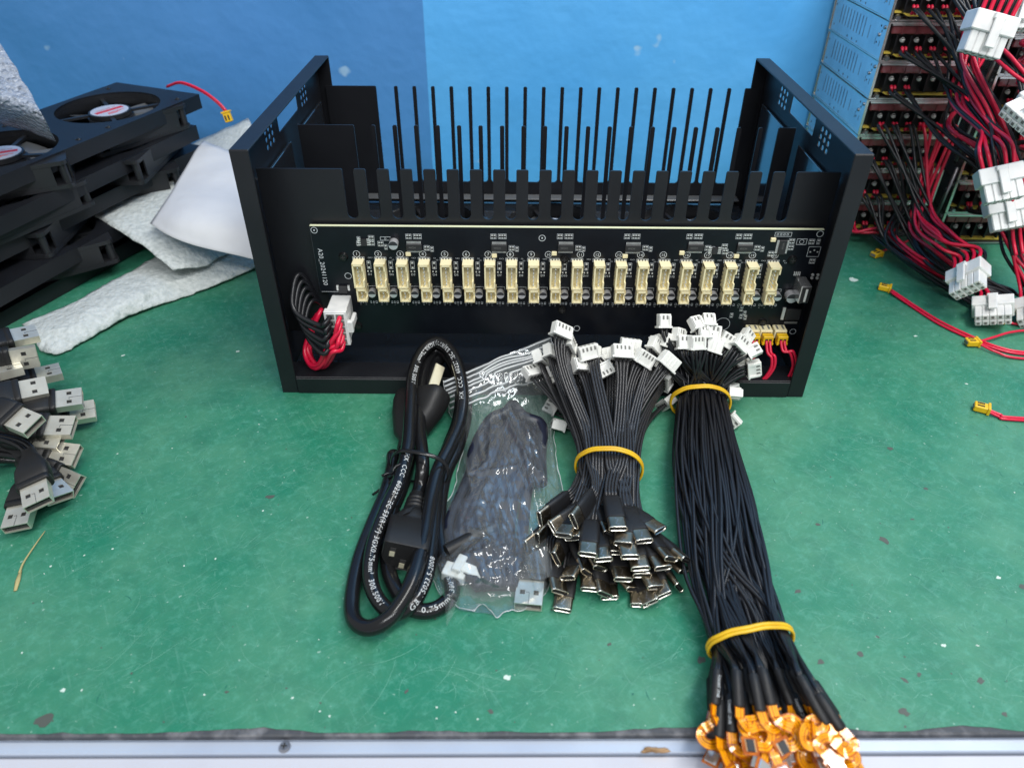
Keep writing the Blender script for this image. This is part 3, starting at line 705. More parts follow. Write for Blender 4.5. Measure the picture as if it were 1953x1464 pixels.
sheet('paper_bag', [
    [G(389, 266, .064), G(412, 276, .064), G(440, 287, .063), G(510, 314, .060)],
    [G(347, 335, .056), G(385, 345, .056), G(430, 355, .055), G(510, 378, .050)],
    [G(305, 398, .048), G(350, 410, .050), G(410, 420, .048), G(515, 435, .038)],
    [G(286, 426, .042), G(335, 452, .040), G(400, 475, .034), G(500, 500, .022)]],
    'paper', .0008, .0022, 26, 8, label='smooth white paper bag lying on the foam beside the black case', cat='paper bag')
sheet('bubble_wrap', [
    [GY(-160, -40, .17), GY(-60, 0, .17), GY(-8, 72, .16), GY(25, 122, .15)],
    [GY(-160, 90, .15), GY(-60, 110, .145), GY(15, 150, .14), GY(58, 178, .135)],
    [GY(-160, 170, .12), GY(-50, 185, .12), GY(30, 205, .125), GY(84, 226, .122)],
    [G(-150, 225, .112), G(-50, 230, .106), G(40, 246, .105), G(106, 271, .1015)]],
    'bubble', .0008, .0010, 110, 9, label='crumpled clear bubble wrap drooping over the topmost fan tray at the left edge', cat='bubble wrap')

# ---------------------------------------------------------------- stacked power supplies at the right
UW, UD, UH = .073, .108, .0263
m = MB(); m.box((UW / 2, UD / 2, UH - .0007), (UW, UD, .0010), 'zinc'); m.box((UW / 2, UD / 2 + .012, .0008), (UW, UD - .024, .0010), 'zinc'); m.box((UW / 2, UD - .0006, UH / 2), (UW, .001, UH - .003), 'zinc'); m.box((UW - .0006, UD / 2, UH / 2), (.001, UD, UH - .003), 'zinc')
m.box((UW / 2, .003, .0006), (UW, .006, .0009), 'zinc')
PSH = m.mesh('shell')
m = MB()
slots = [rrect(.030 + .0062 * i, UH / 2 + .0022, .0011, .0135, .0005, 2) for i in range(9)] + [rrect(.020, UH / 2 + .001, .0008, .009, .0003, 2)]
slots = [[(x + .010, y) for x, y in s_] for s_ in slots]
dots = [circ(x, y, .0009, 8) for x, y in ((.012, .0215), (.009, .0185), (.0135, .0105), (.103, .020), (.100, .006), (.048, .0035), (.058, .0035), (.068, .0035))] + [rrect(.016, .0110, .0007, .005, .0003, 2), rrect(.0085, .0105, .0007, .004, .0003, 2)]
m.prism([[(.0, .0006), (UD, .0006), (UD, UH - .0004), (.0, UH - .0004)]] + slots + dots, 0, .0009, lambda u, v, w: V((w, u, v)), 'zinc')
m.box((.0022, UD / 2, UH / 2), (.0010, UD - .006, UH - .003), 'slot_dark')
for (x, y) in ((.0125, .0155), (.0060, .0215)): m.cyl((-.0001, x, y), (-1, 0, 0), .0013, .0007, 'steel', 10)
for (yy, zz, ly, lz) in ((UD / 2, UH - .0006, UD, .0007), (UD / 2, .0009, UD, .0006), (.0006, UH / 2, .0010, UH - .002), (UD - .0006, UH / 2, .0008, UH - .002)): m.box((-.0004, yy, zz), (.0008, ly, lz), 'nickel_rim')
PSS = m.mesh('side_plate')
m = MB(); m.box((UW / 2, .0050, .0212), (UW - .006, .010, .0058), 'maroon', bev=.0006)
for i in range(6): m.box((.010 + i * .0105, .0000, .0214), (.0012, .0014, .0058), 'maroon')
m.box((UW / 2, .0010, .0246), (UW - .004, .004, .0012), 'zinc'); PSM = m.mesh('terminal_cover')
m = MB(); m.box((UW / 2, .016, .0110), (UW - .003, .020, .0145), 'term_black')
for i in range(7): m.box((.0075 + i * .0100, .0046, .0115), (.0011, .0110, .0120), 'term_black')
PST = m.mesh('terminal_block')
m = MB(); pts_ = [(.002, .0052), (.008, .0050), (.012, .0030), (UW - .006, .0028)]
for (a, b) in zip(pts_[:-1], pts_[1:]):
    m.add([V((a[0], .0015, a[1])), V((b[0], .0015, b[1])), V((b[0], .0015, b[1] + .0011)), V((a[0], .0015, a[1] + .0011)), V((a[0], .0150, a[1])), V((b[0], .0150, b[1])), V((b[0], .0150, b[1] + .0011)), V((a[0], .0150, a[1] + .0011))], [(0, 1, 2, 3), (3, 2, 6, 7), (0, 4, 5, 1)], 'gold_edge')
PSG = m.mesh('board_edge')
m = MB(); m.cyl((0, 0, 0), (0, -.6, .8), .0019, .0016, 'solder', 12, .0013); m.box((0, -.0011, .0013), (.0022, .0004, .0004), 'hole'); PSC = m.mesh('terminal_screw')
m = MB(); m.cyl((.005, .0015, .0022), (0, -1, 0), .0024, .0022, 'steel', 12, .0014); PSN = m.mesh('corner_screw')
ulab = ['lowest', 'second lowest', 'third from the bottom', 'fourth from the bottom', 'fifth from the bottom', 'sixth from the bottom', 'seventh from the bottom', 'topmost visible']
units = []
def psu(x, y, z, label, group, rz=0.):
    e = empty('power_supply', label=label, cat='power supply', group=group, mtx=Matrix.Translation((x, y, z)) @ Matrix.Rotation(rz, 4, 'Z'))
    for nme, me_ in (('shell', PSH), ('side_plate', PSS), ('terminal_cover', PSM), ('terminal_block', PST), ('board_edge', PSG)): place(nme, me_, e, Matrix.Identity(4))
    for i in range(6): place('terminal_screw', PSC, e, Matrix.Translation((.0127 + i * .0100, .0020, .0140)))
    for xx in (0, UW - .010): place('corner_screw', PSN, e, Matrix.Translation((xx, 0, 0)))
    return e
ur = random.Random(11)
for k in range(8):
    xj, yj = ur.uniform(-.0008, .0008), ur.uniform(-.001, .001)
    psu(.2425 + xj, .212 + yj, .0085 + UH * k, ulab[k] + ' metal power supply in the nearer column at the right', 'stacked metal power supplies'); units.append(V((.2425 + xj, .212 + yj, .0085 + UH * k)))
runits = []
for k in range(8):
    psu(.3275, .208, .0010 + UH * k, ulab[k] + ' metal power supply in the far right column', 'stacked metal power supplies'); runits.append(V((.3275, .208, .0010 + UH * k)))
e = empty('stack_spacer', (.2425, .212, 0), 'steel foot bar raising the nearer column of power supplies off the mat', 'spacer')
m = MB(); m.box((UW / 2, .02, .0042), (UW, .012, .0082), 'zinc'); m.build('foot_bar', e); m = MB(); m.box((UW / 2, .095, .0042), (UW, .012, .0082), 'zinc'); m.build('foot_bar', e)
m = MB()
for zz in (.02, .07, .12, .17): m.tube([V((.3195 - .0 , .207, zz)), V((.3225, .207, zz + .045))], .0013, 'steel', 8)
m.build('steel_strap', label='thin bright steel strap standing in the gap between the two columns of power supplies', cat='strap', kind=None)

# white multi-way plug; local origin at the wire side, +Y to the mating end
def molex(n=5, body=.0205):
    m = MB(); w = n * .0042 + .0012; 
    m.box((0, .0050, 0), (w + .0022, .0100, .0120), 'milky', bev=.0005)
    m.box((0, .0005, 0), (w - .0005, .0012, .0088), 'grey_hole')
    for i in range(n):
        for r_ in (-1, 1):
            m.box(((i - (n - 1) / 2) * .0042, .0145, r_ * .0023), (.0038, .0125, .0040), 'milky', bev=.0004)
            m.box(((i - (n - 1) / 2) * .0042, .0208, r_ * .0023), (.0016, .0003, .0018), 'grey_hole')
    m.box((0, .0145, 0), (w - .0012, .0110, .0070), 'milky')
    b = m.mesh('housing')
    m = MB(); m.box((0, .0100, .0076), (.0052, .0150, .0016), 'milky', bev=.0004); m.box((0, .0020, .0068), (.0064, .0030, .0026), 'milky', bev=.0004)
    return b, m.mesh('latch')
MX = molex()
def harness(label, srcs, at, fwd, upv, mids, wl=None, colors=None, nrow=5, group='wire harnesses with white plugs', endcap=True, name='wire_harness', r=.00118):
    # srcs: list of (point, colour); at: wire side of the plug
    e = empty(name, (0, 0, 0), label, 'wire harness', group)
    mt = aim(at, fwd, upv)
    if endcap: place('housing', MX[0], e, mt); place('latch', MX[1], e, mt)
    y = V(fwd).normalized()
    for i, (p, k) in enumerate(srcs):
        col = i % nrow; row = -1 if k == 'black_wire' else 1
        q = mt @ V(((col - (nrow - 1) / 2) * .0042, .0008, row * .0023))
        j1 = V((rnd.uniform(-1, 1), rnd.uniform(-1, 1), rnd.uniform(-1, 1))) * .0035
        P = [p, p + V((rnd.uniform(-.001, .002), -.010, -.002))]
        for mm in mids: P.append(V(mm) + j1 * 1.3 + V((rnd.uniform(-1, 1), rnd.uniform(-1, 1), rnd.uniform(-1, 1))) * .0016 + (mt.to_3x3() @ V(((col - 2) * .0012, 0, row * .0015))))
        P += [q - y * .014 + j1 * .15, q]
        m = MB(); m.tube(spline(P, 7), r, k, 7); m.build('wire', e)
    return e
lug = MB(); lug.tube([V((0, -.0030 - .0022 * sin(a), .0026 * cos(a) - .0010)) for a in [i * pi / 7 for i in range(8)]], .0008, 'red_wire', 8, sx=1.3); LUG = lug.mesh('lug')
def terms(u, spec):               # spec: string such as 'bbrrr', two wires per terminal
    out = []
    for i, ch in enumerate(spec):
        if ch == '.': continue
        for d in (-.0014, .0014): out.append((u + V((.0127 + i * .0100 + d, -.0040, .0085)), 'black_wire' if ch == 'b' else 'red_wire'))
    return out
def lugs(e, u, spec):
    for i, ch in enumerate(spec):
        if ch != '.':
            for d in (-.0012, .0012): place('lug', LUG, e, Matrix.Translation(u + V((.0127 + i * .0100 + d, -.0002, .0090))))
def H(label, u, spec, at, fwd, upv, mids, **kw):
    e = harness(label, terms(u, spec), at, fwd, upv, mids, **kw); lugs(e, u, spec); return e
D = lambda px, py, y: GY(px, py, y)
H('wire harness ending in the white plug nearest the case post, holes facing the viewer', units[3], 'bbbrrr', D(1846, 512, .098), (-.30, -.85, -.32), (-.8, .1, .6), [D(1760, 400, .165), D(1800, 455, .125)])
H('wire harness ending in the white plug lying on the mat beside the yellow plug', units[2], 'bbbbr', G(1893, 575, .014), (-.38, -.90, -.16), (-.35, .1, 1), [D(1745, 440, .170), D(1800, 500, .130)])
H('red and black harness leaving the lowest supply and running low over the mat', units[0], 'rbbrb', G(1905, 590, .006), (.3, -.9, 0), (0, 0, 1), [D(1690, 452, .185), D(1760, 510, .140)], endcap=False)
H('black harness dropping from the second lowest supply to the mat', units[1], 'bb.bb', G(1925, 560, .008), (.3, -.9, 0), (0, 0, 1), [D(1700, 445, .180), D(1770, 505, .145)], endcap=False)
H('long harness sagging from mid column to the lower of two white plugs at right edge', units[4], 'bb..br', D(1915, 378, .112), (.14, -.60, -.72), (-.25, -.7, .6), [D(1805, 245, .165), D(1866, 295, .135)])
H('wire harness ending in the upper of two white plugs at right edge', units[5], 'bbbbrr', D(1902, 320, .088), (.16, -.60, -.72), (-.25, -.72, .6), [D(1825, 182, .165), D(1872, 240, .125)])
H('harness of black wires draped from the seventh supply to behind the low plugs', units[6], 'bbbrrb', D(1960, 480, .100), (.2, -.5, -.8), (0, -1, 0), [D(1845, 125, .165), D(1900, 225, .130), D(1940, 350, .110)], endcap=False)
H('harness crossing the top right corner from the topmost visible supply', units[7], 'bbbbbr', D(2010, 250, .090), (.4, -.5, -.6), (0, -1, 0), [D(1860, 50, .160), D(1930, 125, .120)], endcap=False)
def hang(label, at, fwd, upv, start, mids, k2=('red_wire', 'black_wire')):
    s_ = [(V(start) + V((i * .0030 - .008, 0, rnd.uniform(-.003, .003))), k2[0]) for i in range(5)] + [(V(start) + V((i * .0030 - .008, .004, rnd.uniform(-.003, .003))), k2[1]) for i in range(5)]
    return harness(label, s_, at, fwd, upv, mids)
hang('white plug hanging at the top right corner on bright red wires, latch forward', D(1896, 28, .085), (-.22, -.30, -.92), (.0, -1, .3), D(1930, -160, .13), [D(1915, -60, .105)])
hang('white plug half out of frame at the top right corner', D(1965, -18, .100), (-.20, -.40, -.85), (-.4, -.9, .3), D(2000, -170, .12), [D(1990, -90, .11)])
hang('white plug pointing left out of the right edge, above the paired plugs', D(1990, 205, .080), (-.80, -.35, -.22), (-.2, -.5, .85), D(2140, 190, .10), [D(2060, 190, .09)])
hang('white plug cut by the right edge, low beside the mat wires', G(1975, 572, .014), (-.35, -.85, -.25), (-.6, .1, .8), D(1900, 400, .16), [D(1935, 480, .125)])
for k, sp in ((1, 'bbrr.'), (2, 'rrbb.'), (3, 'bbrrr'), (4, 'bbrrr'), (5, 'bbrrr'), (6, 'bbrrr'), (7, 'bbrrr')):
    H(ulab[k] + ' harness on the far right column, running out of the right edge', runits[k], sp, D(2060, 520 - 62 * k, .10), (.6, -.5, -.6), (0, -1, 0), [D(1960, 470 - 62 * k, .150)], endcap=False)
# loose leads with yellow plugs on the mat
z1 = .0012
lead('fan_lead', 'red lead with its yellow plug pointing left, nearest the case on the right mat', [[G(1698, 556, .0025), G(1740, 585, z1), G(1790, 617, z1), G(1845, 643, z1), G(1900, 665, z1), G(1960, 676, z1), G(2100, 680, z1), G(2240, 680, z1), G(2380, 680, z1)], [G(1700, 553, .0030), G(1742, 581, .002), G(1792, 612, .002), G(1848, 639, .002), G(1902, 661, .002), G(1962, 672, .002), G(2100, 676, .002), G(2240, 676, .002), G(2380, 676, .002)]], G(1688, 548, .0025), (-1, .55, 0), group='red fan leads with yellow plugs')
lead('fan_lead', 'forked red lead whose yellow plug touches the white plug on the mat', [[G(1866, 652, .003), G(1895, 643, .003), G(1930, 633, .003), G(1975, 630, .002), G(2100, 632, .002), G(2240, 632, .002), G(2380, 632, .002)], [G(1866, 655, .003), G(1900, 671, .002), G(1945, 683, z1), G(2100, 690, z1), G(2240, 690, z1), G(2380, 690, z1)]], G(1855, 652, .0030), (-1, 0, 0), group='red fan leads with yellow plugs')
lead('fan_lead', 'red lead with lone yellow plug, lowest at the right edge of the mat', [[G(1884, 784, .0025), G(1905, 794, z1), G(1930, 800, z1), G(2110, 808, z1), G(2230, 810, z1), G(2350, 812, z1)], [G(1885, 781, .003), G(1907, 790, .0022), G(1932, 796, .0022), G(2110, 804, .0022), G(2230, 806, .0022), G(2350, 808, .0022)]], G(1873, 777, .0026), (-1, .5, 0), group='red fan leads with yellow plugs')
lead('fan_lead', 'red lead running behind the white plug on the mat to the right edge', [[G(1912, 610, .0025), G(1935, 617, .002), G(1970, 618, .002), G(2100, 616, .002), G(2240, 616, .002), G(2380, 616, .002)]], G(1905, 607, .003), (-1, .3, 0), group='red fan leads with yellow plugs')
lead('fan_lead', 'yellow plug lying in shadow under the black wires by the case post', [[G(1684, 478, .003), G(1710, 470, .003), G(1740, 455, .003), G(1780, 440, .003)]], G(1672, 484, .003), (-1, -.6, 0), group='red fan leads with yellow plugs')
for (a, b, lb) in (((1880, 517), (1893, 560), 'brown card strip on the mat behind the white plugs'), ((1840, 505), (1853, 512), 'short brown card scrap on the mat below the power supplies')):
    m = MB(); A, B_ = G(*a, .0006), G(*b, .0006); m.box((A + B_) / 2, ((A - B_).length, .0035, .0006), 'card', Matrix.Rotation(atan2(B_.y - A.y, B_.x - A.x), 3, 'Z')); m.build('card_strip', label=lb, cat='card strip')
# dry stem at left
m = MB(); P = spline([G(86, 1012, .001), G(66, 1040, .0012), G(45, 1072, .001), G(37, 1092, .0008)], 6); m.tube(P, [.0002 + .00035 * i / (len(P) - 1) for i in range(len(P))], 'straw', 6)
P = [G(40, 1086, .0006), G(34, 1106, .0006), G(29, 1126, .0006)]; m.tube(P, [.0005, .0011, .0007], 'straw', 6, sy=.3, side=V((1, 0, 0)))
m.build('dry_stem', label='thin dry straw-coloured grass stem lying on the mat below the USB plugs', cat='grass stem')
# ---------------------------------------------------------------- white crimp housings
def jst(n):
    w = 2.5 * n + 2.3; w *= .001
    m = MB(); L_ = .0085; t = .0052
    m.box((0, L_ / 2, 0), (w, L_, t), 'white_nylon', bev=.0003)
    m.box((0, .0006, 0), (w + .0016, .0012, t + .0012), 'white_nylon', bev=.0002)
    for s_ in (-1, 1): m.box((s_ * (w / 2 - .0008), L_ / 2 - .0006, t / 2 + .0003), (.0012, L_ - .0012, .0010), 'white_nylon')
    for i in range(n):
        x = (i - (n - 1) / 2) * .0025
        m.box((x, L_ - .0022, t / 2 + .00005), (.0011, .0022, .0002), 'grey_hole'); m.box((x, L_ - .0006, t / 2 + .0001), (.0007, .0006, .0004), 'white_nylon')
        m.box((x, L_ + .00005, 0), (.0012, .0002, .0016), 'grey_hole')
        m.box((x, -.00005, 0), (.0019, .0002, .0026), 'hole')
        if i < n - 1: m.box((x + .00125, L_ * .45, -t / 2 - .00015), (.0005, L_ * .8, .0004), 'white_nylon')
    return m.mesh('housing')
JST = {n: jst(n) for n in (2, 3, 4)}
for me_ in JST.values():
    for v in me_.vertices: v.co = v.co * .92
def img_up(): return up
def herm(p0, t0, p1, t1, n):
    out = []
    for i in range(n):
        t = i / n; a = 2 * t ** 3 - 3 * t * t + 1; b = t ** 3 - 2 * t * t + t; c = -2 * t ** 3 + 3 * t * t; d = t ** 3 - t * t
        out.append(p0 * a + t0 * b + p1 * c + t1 * d)
    return out
# ---------------------------------------------------------------- USB-C ribbon cables
m = MB(); 
def stad(w, h, y, n=7):
    r = h / 2; out = []
    for i in range(n): a = -pi / 2 + pi * i / (n - 1); out.append(V((w / 2 - r + r * cos(a), y, r * sin(a))))
    for i in range(n): a = pi / 2 + pi * i / (n - 1); out.append(V((-w / 2 + r + r * cos(a), y, r * sin(a))))
    return out
m.loft([stad(.0084, .0026, 0), stad(.0084, .0026, .0072)], 'nickel', True, False)
m.loft([stad(.0080, .0022, .0072), stad(.0080, .0022, .0012)], 'hole', False, True)
m.box((0, .0042, 0), (.0062, .0056, .0007), 'hole')
for i in range(5): m.box(((.0004, -.0004, 0, .0005, -.0003)[i], .0016 + i * .0011, .00132), (.0005, .0005, .0001), 'steel')
USBC = m.mesh('plug_shell')
m = MB(); m.loft([stad(.0084, .0026, .0068), stad(.00865, .00285, .0072), stad(.00855, .00275, .0075), stad(.0079, .0021, .0075), stad(.0079, .0021, .0066)], 'nickel_rim', False, False); USBR = m.mesh('plug_rim')
m = MB(); m.loft([stad(.0066, .0018, -.0150), stad(.0074, .0026, -.0140), stad(.0088, .0036, -.0125), stad(.0093, .0040, -.0030), stad(.0089, .0034, -.0002)], 'heat_shrink'); m.loft([stad(.0092, .0036, -.0004), stad(.0090, .0032, .0006)], 'heat_shrink', False, True); BOOT = m.mesh('boot')
AX = (G(1165, 860, .012) - G(1162, 920, .012)).normalized()
WC = G(1161, 893, .0125)
SX = V((AX.y, -AX.x, 0)).normalized()
def Gp(px, py, y): return GY(px, py, y)
# housings: pixel, depth plane, forward image angle (deg from image up, + right), roll, label hint
CH_ = [(1071, 630, -.010, 12, 55, 'topmost white plug standing clear above the fanned ribbon cables'), (1086, 655, -.006, 10, 60, 'white plug right behind the topmost one'), (1122, 670, -.012, -12, 35, 'white plug at the left of the gap below the topmost one'),
 (1053, 672, -.012, -5, 75, 'narrow edge-on white plug left of the topmost one'), (1030, 683, -.010, -15, 70, 'white plug second from the left over the clear bag'), (1016, 708, -.014, -35, 60, 'leftmost white plug, over the clear bag'), (1040, 712, -.010, -22, 80, 'edge-on white plug beside the leftmost one'),
 (1109, 697, -.016, -15, 10, 'white plug lying flat in the middle left of the fan'), (1150, 708, -.020, 150, 10, 'white plug folded downward in the middle of the fan'), (1150, 688, -.008, 0, -150, 'white plug showing its comb-like back in the middle of the fan'),
 (1186, 670, -.018, 0, 0, 'wide four-window white plug facing the viewer'), (1202, 658, -.010, 8, 170, 'white plug tucked behind the wide four-window one'), (1229, 682, -.018, 32, 5, 'large tilted white plug right of the four-window one'), (1252, 660, -.008, 25, 20, 'small tilted white plug behind the large tilted one'),
 (1277, 688, -.020, 38, -160, 'white plug with wires splayed at the right of the fan'), (1272, 724, -.010, 40, 40, 'white plug peeping out below right of the fan'), (1272, 768, -.006, 55, -100, 'white plug with dark sockets against the long bundle'),
 (1052, 772, -.012, -60, 20, 'white plug seen through the clear bag edge'), (1064, 810, -.022, -75, 60, 'lowest left white plug beside the clear bag'), (1128, 690, -.002, 0, 120, None), (1168, 690, -.006, 6, 160, None), (1215, 695, -.008, 14, 20, None), (1245, 700, -.006, 30, 140, None), (1080, 700, -.006, -20, 60, None), (1060, 735, -.010, -35, 40, None), (1138, 700, .000, -8, 20, None), (1195, 700, -.004, 4, 30, None), (1225, 706, -.002, 18, 160, None), (1095, 715, -.003, -14, 100, None), (1255, 735, -.004, 42, 20, None), (1110, 720, .0, -8, 10, None), (1180, 715, .0, 5, 90, None), (1160, 720, .002, 0, 10, None), (1205, 725, .002, 12, 50, None), (1235, 735, .001, 25, 10, None), (1145, 735, .002, -5, 30, None), (1085, 740, -.004, -25, 70, None), (1170, 740, .002, 3, 0, None)]
TIPS = [(1179, 1008, 2, 0, .024), (1188, 1037, -12, -8, .021), (1229, 1032, 12, 4, .021), (1260, 1011, 42, 12, .020), (1094, 994, -28, 62, .023), (1054, 1008, -45, 40, .018), (1029, 990, -40, 72, .018), (1024, 1030, -30, 85, .011),
 (1003, 1044, -42, 70, .008), (1074, 1021, -20, -12, .018), (1091, 1026, -25, -30, .017), (1121, 1057, -8, 0, .020), (1151, 1067, 4, -4, .016), (1202, 1062, 3, 2, .020), (1174, 1054, 0, 0, .014), (1164, 1020, 12, 40, .016),
 (1060, 1066, -20, 62, .011), (1222, 1084, 4, -2, .016), (1225, 1097, 3, 0, .011), (1265, 1083, 16, 8, .014), (1281, 1066, 26, 32, .016), (1310, 1068, 34, 45, .014), (1305, 1089, 36, 30, .008), (1296, 1121, 24, 58, .004),
 (1189, 1105, 6, 10, .011), (1145, 1084, 20, 38, .010), (1120, 1093, 15, 50, .009), (1082, 1102, -28, -35, .009), (1068, 1129, 8, 30, .006), (1072, 1163, -10, 2, .0025), (1125, 1124, -4, 2, .006), (1154, 1134, 6, 36, .006),
 (1207, 1123, 30, 35, .005), (1251, 1120, 18, 14, .009), (1220, 1154, -5, -4, .0025), (1240, 1150, 8, -30, .0045), (1265, 1136, 12, -25, .007), (1163, 1140, 2, -2, .0022)]
POSW = ['topmost in the middle', 'second down in the middle', 'upper right of the middle', 'high on the right, pointing right', 'high left of the middle, turned on edge', 'upper left, pointing left', 'far upper left', 'far left, standing on edge',
 'farthest left, beside the clear bag', 'left, lying nearly flat', 'left, tilted over its neighbour', 'bright-topped, left of centre', 'just right of the bright-topped one', 'in the centre of the cluster', 'tucked behind the centre', 'dark behind the topmost one',
 'left edge, on its side', 'upper of the stacked pair right of centre', 'lower of the stacked pair right of centre', 'right, broad and flat', 'right, above the broad flat one', 'farthest right', 'right, just below the farthest', 'lower right, lone and on edge',
 'lower centre, labelled side up', 'centre, leaning right', 'small leaning one left of centre', 'left, leaning left', 'lower left, tilted', 'lowest at the left, flat on the mat', 'low left of centre', 'low centre, tilted',
 'low right of centre, dark', 'low right, flat', 'lowest right, tall shell on the mat', 'beside the lowest right shell', 'low right, tilted the other way', 'lowest in the centre']
er = random.Random(5)
order = sorted(range(38), key=lambda i: -TIPS[i][4])
# waist slots: flat rows
slots_w = []
for row in range(12):
    zz = -.0108 + row * .0019; hw = .0160 * sqrt(max(.1, 1 - (zz / .0135) ** 2)); nn = max(2, int(2 * hw / .0062))
    for c in range(nn): slots_w.append((zz, (c - (nn - 1) / 2) * .0063))
slots_w.sort(key=lambda s: -s[0])
tips_sorted = order
slot_for = {}
left = slots_w[:38]
for i in tips_sorted:             # higher tips take higher slots, sides kept
    tx = (TIPS[i][0] - 1165) / 150 * .0165; best = min(left, key=lambda s: abs(s[1] - tx) + abs((s[0] + .009) / .018 - TIPS[i][4] / .024) * .012); left.remove(best); slot_for[i] = best
hidx = list(range(38)); used = set(); hous = {}
for i in sorted(range(38), key=lambda i: -slot_for[i][0]):
    s = slot_for[i]
    cand = [h for h in hidx if h not in used]
    h = min(cand, key=lambda h: abs((CH_[h][0] - 1155) / 130 * .0165 - s[1]) * 1.5 + (0 if (CH_[h][4 + 1] is not None) else .004) * (1 if s[0] > -.002 else -1)); used.add(h); hous[i] = h
for i in range(38):
    px, py, ang, roll, z = TIPS[i]; z = max(z, .0022)
    tip = G(px, py, z); a = radians(ang); f = V((sin(a), -cos(a), .10 if z > .01 else .03)).normalized()
    if abs(roll) > 40: z = max(z, .0046); tip = G(px, py, z)
    up_ = Quaternion(f, -radians(roll)) @ V((0, 0, 1))
    mt = aim(tip - f * .0074, f, up_)
    hx_, hy_, hyp, hang_, hroll, hl_ = CH_[hous[i]]
    lb = ('ribbon cable, metal plug %s' % POSW[i])
    e = empty('usb_cable', label=lb, cat='USB cable', group='ribbon cables with USB-C plugs in the middle bundle', loc=tip)
    inv = Matrix.Translation(-tip)
    place('boot', BOOT, e, inv @ mt); sh = place('plug_shell', USBC, e, inv @ mt); place('plug_rim', USBR, sh, Matrix.Identity(4))
    s = slot_for[i]; W_ = WC + SX * s[1] + V((0, 0, s[0])) 
    # housing frame: forward in the picture plane, pushed back in depth
    if hl_ is None: hy_ -= 16
    hp = Gp(hx_, hy_, hyp); hp = hp if hp.z > .004 or hp.y > 0 else G(hx_, hy_, .0045); ha = radians(hang_); hf = (up * cos(ha) + rt * sin(ha) + fw * (er.uniform(-.25, .55) if abs(hang_) < 90 else -.2)).normalized(); hroll += er.uniform(-28, 28) if i != 10 else 0
    hu = Quaternion(hf, radians(hroll)) @ (-fw + up * .1)
    n_ = 4
    hm = aim(hp - hf * .0042, hf, hu)
    place('housing', JST[n_], e, inv @ hm)
    P0 = mt @ V((0, -.0146, 0)); P3 = hm @ V((0, .0008, 0))
    dd = (W_ - P0).length; d2 = (P3 - W_).length
    ctr = herm(P0, -f * dd * 1.0, W_, AX * dd * .9, 7) + herm(W_, AX * d2 * .9 + V((0, 0, d2 * .10)), P3, hf * d2 * .9, 12) + [P3]
    ctr = [V((p.x, p.y, max(p.z, .0012 if (p.y < -.004 or p.y > .002) else .0012))) for p in ctr]
    ctr = [V((p.x, p.y, max(p.z, .0200 if -.004 < p.y < .002 else p.z))) for p in ctr]
    sA = (mt.to_3x3() @ V((-1, 0, 0))); sW = -SX if sA.dot(SX) < 0 else SX; sH = (hm.to_3x3() @ V((1, 0, 0)))
    if sH.dot(sW) < -.2: sH = -sH
    n = len(ctr); sd = []; spread = []
    for q in range(n):
        t = q / (n - 1)
        v = sA.lerp(sW, min(1, t / .36)) if t < .36 else sW.lerp(sH, (t - .36) / .64)
        sd.append(v if v.length > .1 else sW); spread.append(.00150 + (.0025 - .00150) * max(0, (t - .86) / .14) ** 1.5)
    fr = frames(ctr, sd)
    m = MB()
    for w in range(4):
        pts = [ctr[q] + fr[q][1] * ((w - 1.5) * spread[q]) - tip for q in range(n)]; m.tube(pts, .00078, 'ribbon_wire', 6)
    m.build('ribbon', e)
def band(name, c, ax, sx, hw, hh, width, th, label, tilt=0.):
    m = MB(); n = 44; up_ = V(ax).cross(sx).normalized(); up_ = up_ if up_.z > 0 else -up_
    pts = []
    for i in range(n + 1):
        a = 2 * pi * i / n; x, z = cos(a) * hw, sin(a) * hh
        z = max(z, -c.z + .0007)
        pts.append(V(c) + V(sx) * x + up_ * z + V(ax) * (sin(a * 2 + 1) * .0009 + tilt * x + noise.noise(V((cos(a) * 2, sin(a) * 2, hw * 100))) * .0007))
    for (o_, w_) in ((-.25, .52), (.24, .5)):
        m.tube([p + V(ax) * (o_ * width) for p in pts], .5 * width, 'rubber', 8, False, side=V(ax), sx=w_, sy=th / width)
    return m.build(name, label=label, cat='rubber band', group='yellow rubber bands')
band('rubber_band', WC + V((0, 0, .0002)), AX, SX, .0170, .0140, .0034, .0013, 'yellow rubber band tied round the waist of the ribbon cables with metal plugs')

